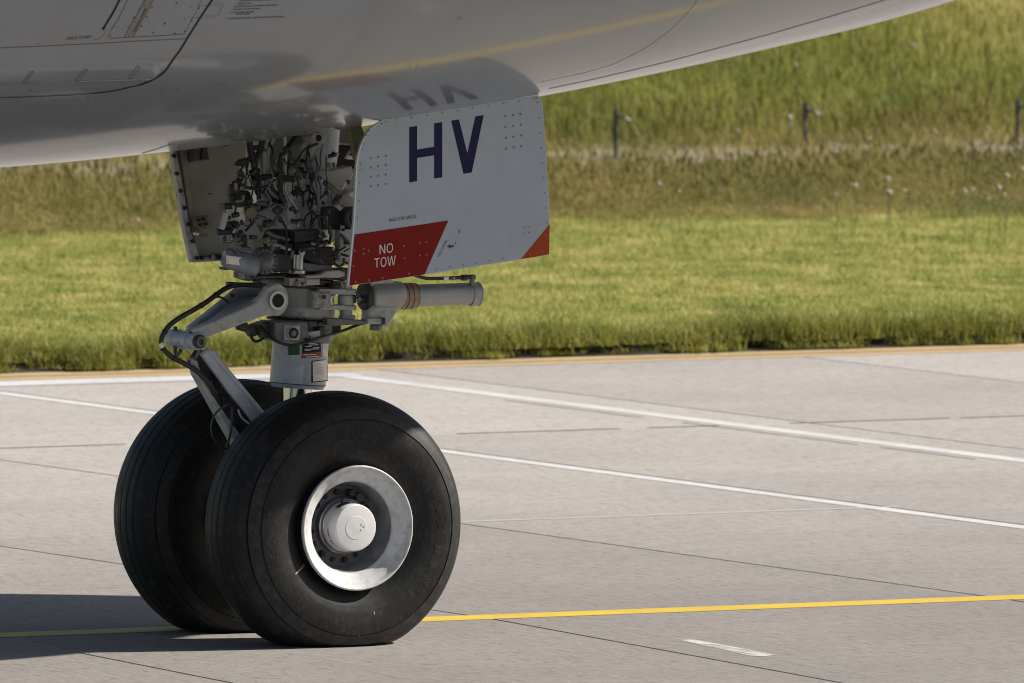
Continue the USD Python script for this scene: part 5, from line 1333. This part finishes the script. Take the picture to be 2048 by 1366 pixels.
def build_wheel(yc, face, label):
    """face -1: the outer side looks towards -Y (the camera)."""
    wx = UsdGeom.Xform.Define(stage, path_for("wheel", plane))
    wx.AddTranslateOp().Set(Gf.Vec3d(0, yc, AZ))
    if face > 0:
        wx.AddRotateXYZOp().Set(Gf.Vec3f(0, 0, 180))
    tag(wx, label)
    obj("tyre", TM, M_tyre, wx, smooth=28)
    obj("shoulder_rib", RIB, M_rib, wx, smooth=28)
    obj("lettering", [ring_text("45X18.0R17", 0.378, 0.038, 172, 1.35), ring_text("MICHELIN", 0.372, 0.046, -8, 1.35)], M_tyre, wx, smooth=False)
    obj("lettering", [ring_text("AIRCRAFT TIRE TL", 0.400, 0.011, 97, 1.15, False), ring_text("SPEED 235 MPH", 0.384, 0.011, 97, 1.15, False), ring_text("LOAD 36 PLY", 0.368, 0.011, 99, 1.15, False)], M_tyre, wx, smooth=False)
    obj("mould_line", [ring_bar(0.275, 0.40, 139, 0.0025), ring_bar(0.28, 0.40, -44, 0.0025), ring_bar(0.292, 0.352, 112, 0.002)], M_tyre, wx, smooth=False)
    obj("chalk_mark", [ring_bar(0.292, 0.335, 212.5, 0.006), ring_bar(0.352, 0.366, -77, 0.005), ring_bar(0.44, 0.452, -88, 0.004), ring_bar(0.452, 0.462, 77, 0.003)], M_chalk, wx, smooth=False)
    obj("slip_mark", [ring_bar(0.270, 0.291, 212.5, 0.011)], M_pink, wx, smooth=False)
    lip = -0.218
    # rim: flange, dish, barrel (distances from the outer lip, inward positive)
    rim = [(0.247, 0.030), (0.256, 0.016), (0.2565, 0.006), (0.254, 0.001), (0.250, 0.0), (0.2465, 0.002), (0.2435, 0.008), (0.241, 0.016), (0.2375, 0.0205), (0.232, 0.0225), (0.224, 0.026), (0.214, 0.033), (0.206, 0.040), (0.199, 0.046), (0.193, 0.050), (0.1885, 0.056), (0.186, 0.063)]
    obj("rim", lathe(rim, (0, lip, 0), (0, 1, 0), 160), M_rim, wx, smooth=50)
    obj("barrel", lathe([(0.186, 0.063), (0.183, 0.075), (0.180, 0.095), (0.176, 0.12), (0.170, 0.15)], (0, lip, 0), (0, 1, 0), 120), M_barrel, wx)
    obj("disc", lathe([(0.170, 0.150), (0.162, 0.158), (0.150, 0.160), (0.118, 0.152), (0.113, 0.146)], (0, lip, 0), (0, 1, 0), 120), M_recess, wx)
    obj("hub_base", lathe([(0.118, 0.152), (0.117, 0.120), (0.112, 0.116), (0.108, 0.118), (0.107, 0.108), (0.103, 0.104)], (0, lip, 0), (0, 1, 0), 120), M_steel, wx)
    cap = [(0.1035, 0.112), (0.1035, 0.098), (0.100, 0.094), (0.0985, 0.06), (0.0965, 0.030), (0.094, 0.0245), (0.090, 0.022), (0.0485, 0.0195), (0.0475, 0.0185), (1e-5, 0.0180)]
    hc = obj("hub_cap", lathe(cap, (0, lip, 0), (0, 1, 0), 120), M_hub, wx, smooth=40)
    for x, z in ((0.022, 0.012), (0.034, 0.003), (0.020, -0.010), (0.028, 0.006)):
        obj("screw", cyl((x, lip + 0.0200, z), (x, lip + 0.0172, z), 0.0026 if x != 0.028 else 0.0012, n=8, bevel=0.0003), M_dark, hc)
    # red stencil on the cap's side, towards the rear
    ms_ = []
    for k_ in range(9):
        if k_ == 5:
            continue
        a_ = math.radians(184 + k_ * 4.6)
        for j_, (dr, dl) in enumerate(((0.0, 0.0), (0.0022, 0.004))):
            r_ = 0.1003
            c_, s_ = math.cos(a_ + j_ * 0.025), math.sin(a_ + j_ * 0.025)
            p_ = np.array([r_ * c_, lip + 0.076 + dl, r_ * s_])
            tvec = np.array([-s_, 0, c_]) * 0.0017
            ax_ = np.array([0, 0.0045, 0])
            ms_.append(mesh_of([p_ - tvec - ax_, p_ + tvec - ax_, p_ + tvec + ax_, p_ - tvec + ax_], [[0, 1, 2], [0, 2, 3]]))
    obj("red_stencil", ms_, mat_red_ink, hc, smooth=False)
    for k_ in range(16):
        a_ = 2 * np.pi * (k_ + 0.35) / 16
        p_ = np.array([0.141 * math.cos(a_), lip + 0.158, 0.141 * math.sin(a_)])
        big = k_ % 2 == 0
        obj("tie_bolt", cyl(p_, p_ - [0, 0.016 if big else 0.010, 0], 0.0125 if big else 0.010, n=12), M_black, wx)
    a_ = math.radians(76)
    obj("valve", [cyl((0.139 * math.cos(a_), lip + 0.15, 0.139 * math.sin(a_)), (0.139 * math.cos(a_), lip + 0.11, 0.139 * math.sin(a_)), 0.016, n=16)], M_black, wx)
    obj("valve", [tube([(-0.028, lip + 0.09, 0.098), (-0.030, lip + 0.085, 0.112), (-0.022, lip + 0.09, 0.128), (-0.004, lip + 0.10, 0.137), (0.016, lip + 0.12, 0.139)], 0.0036, 8)], M_black, wx)
    obj("cap_clip", [lathe([(0.099, 0), (0.1045, 0.001), (0.1045, 0.022), (0.099, 0.023)], (0, lip + 0.058, 0), (0, 1, 0), 120).slice_plane((0, 0, 0.082), (0, 0, 1)).slice_plane((-0.064, 0, 0), (1, 0, 0)).slice_plane((-0.012, 0, 0), (-1, 0, 0))], M_black, wx, smooth=False)
    obj("weight", [cyl((0.075, lip + 0.145, 0.115), (0.075, lip + 0.12, 0.115), 0.022, n=14), cyl((0.105, lip + 0.15, 0.10), (0.105, lip + 0.125, 0.10), 0.015, n=12)], M_dark, wx)
    obj("inner_hub", [lathe([(1e-5, 0.155), (0.10, 0.155), (0.17, 0.17), (0.24, 0.20), (0.24, 0.31), (1e-5, 0.31)], (0, lip, 0), (0, 1, 0), 60)], M_dark, wx)
    return wx
mat_red_ink = mat("red_ink", (0.30, 0.03, 0.02), rough=0.6)
build_wheel(-0.31, -1, "near nose wheel with a pale grey rim and white hub cap")
build_wheel(0.49, 1, "far nose wheel, in shade behind the near one")
obj("axle", [cyl((0, -0.20, AZ), (0, 0.38, AZ), 0.06), cyl((0, YC - 0.11, AZ), (0, YC + 0.11, AZ), 0.09)], M_dark, plane)
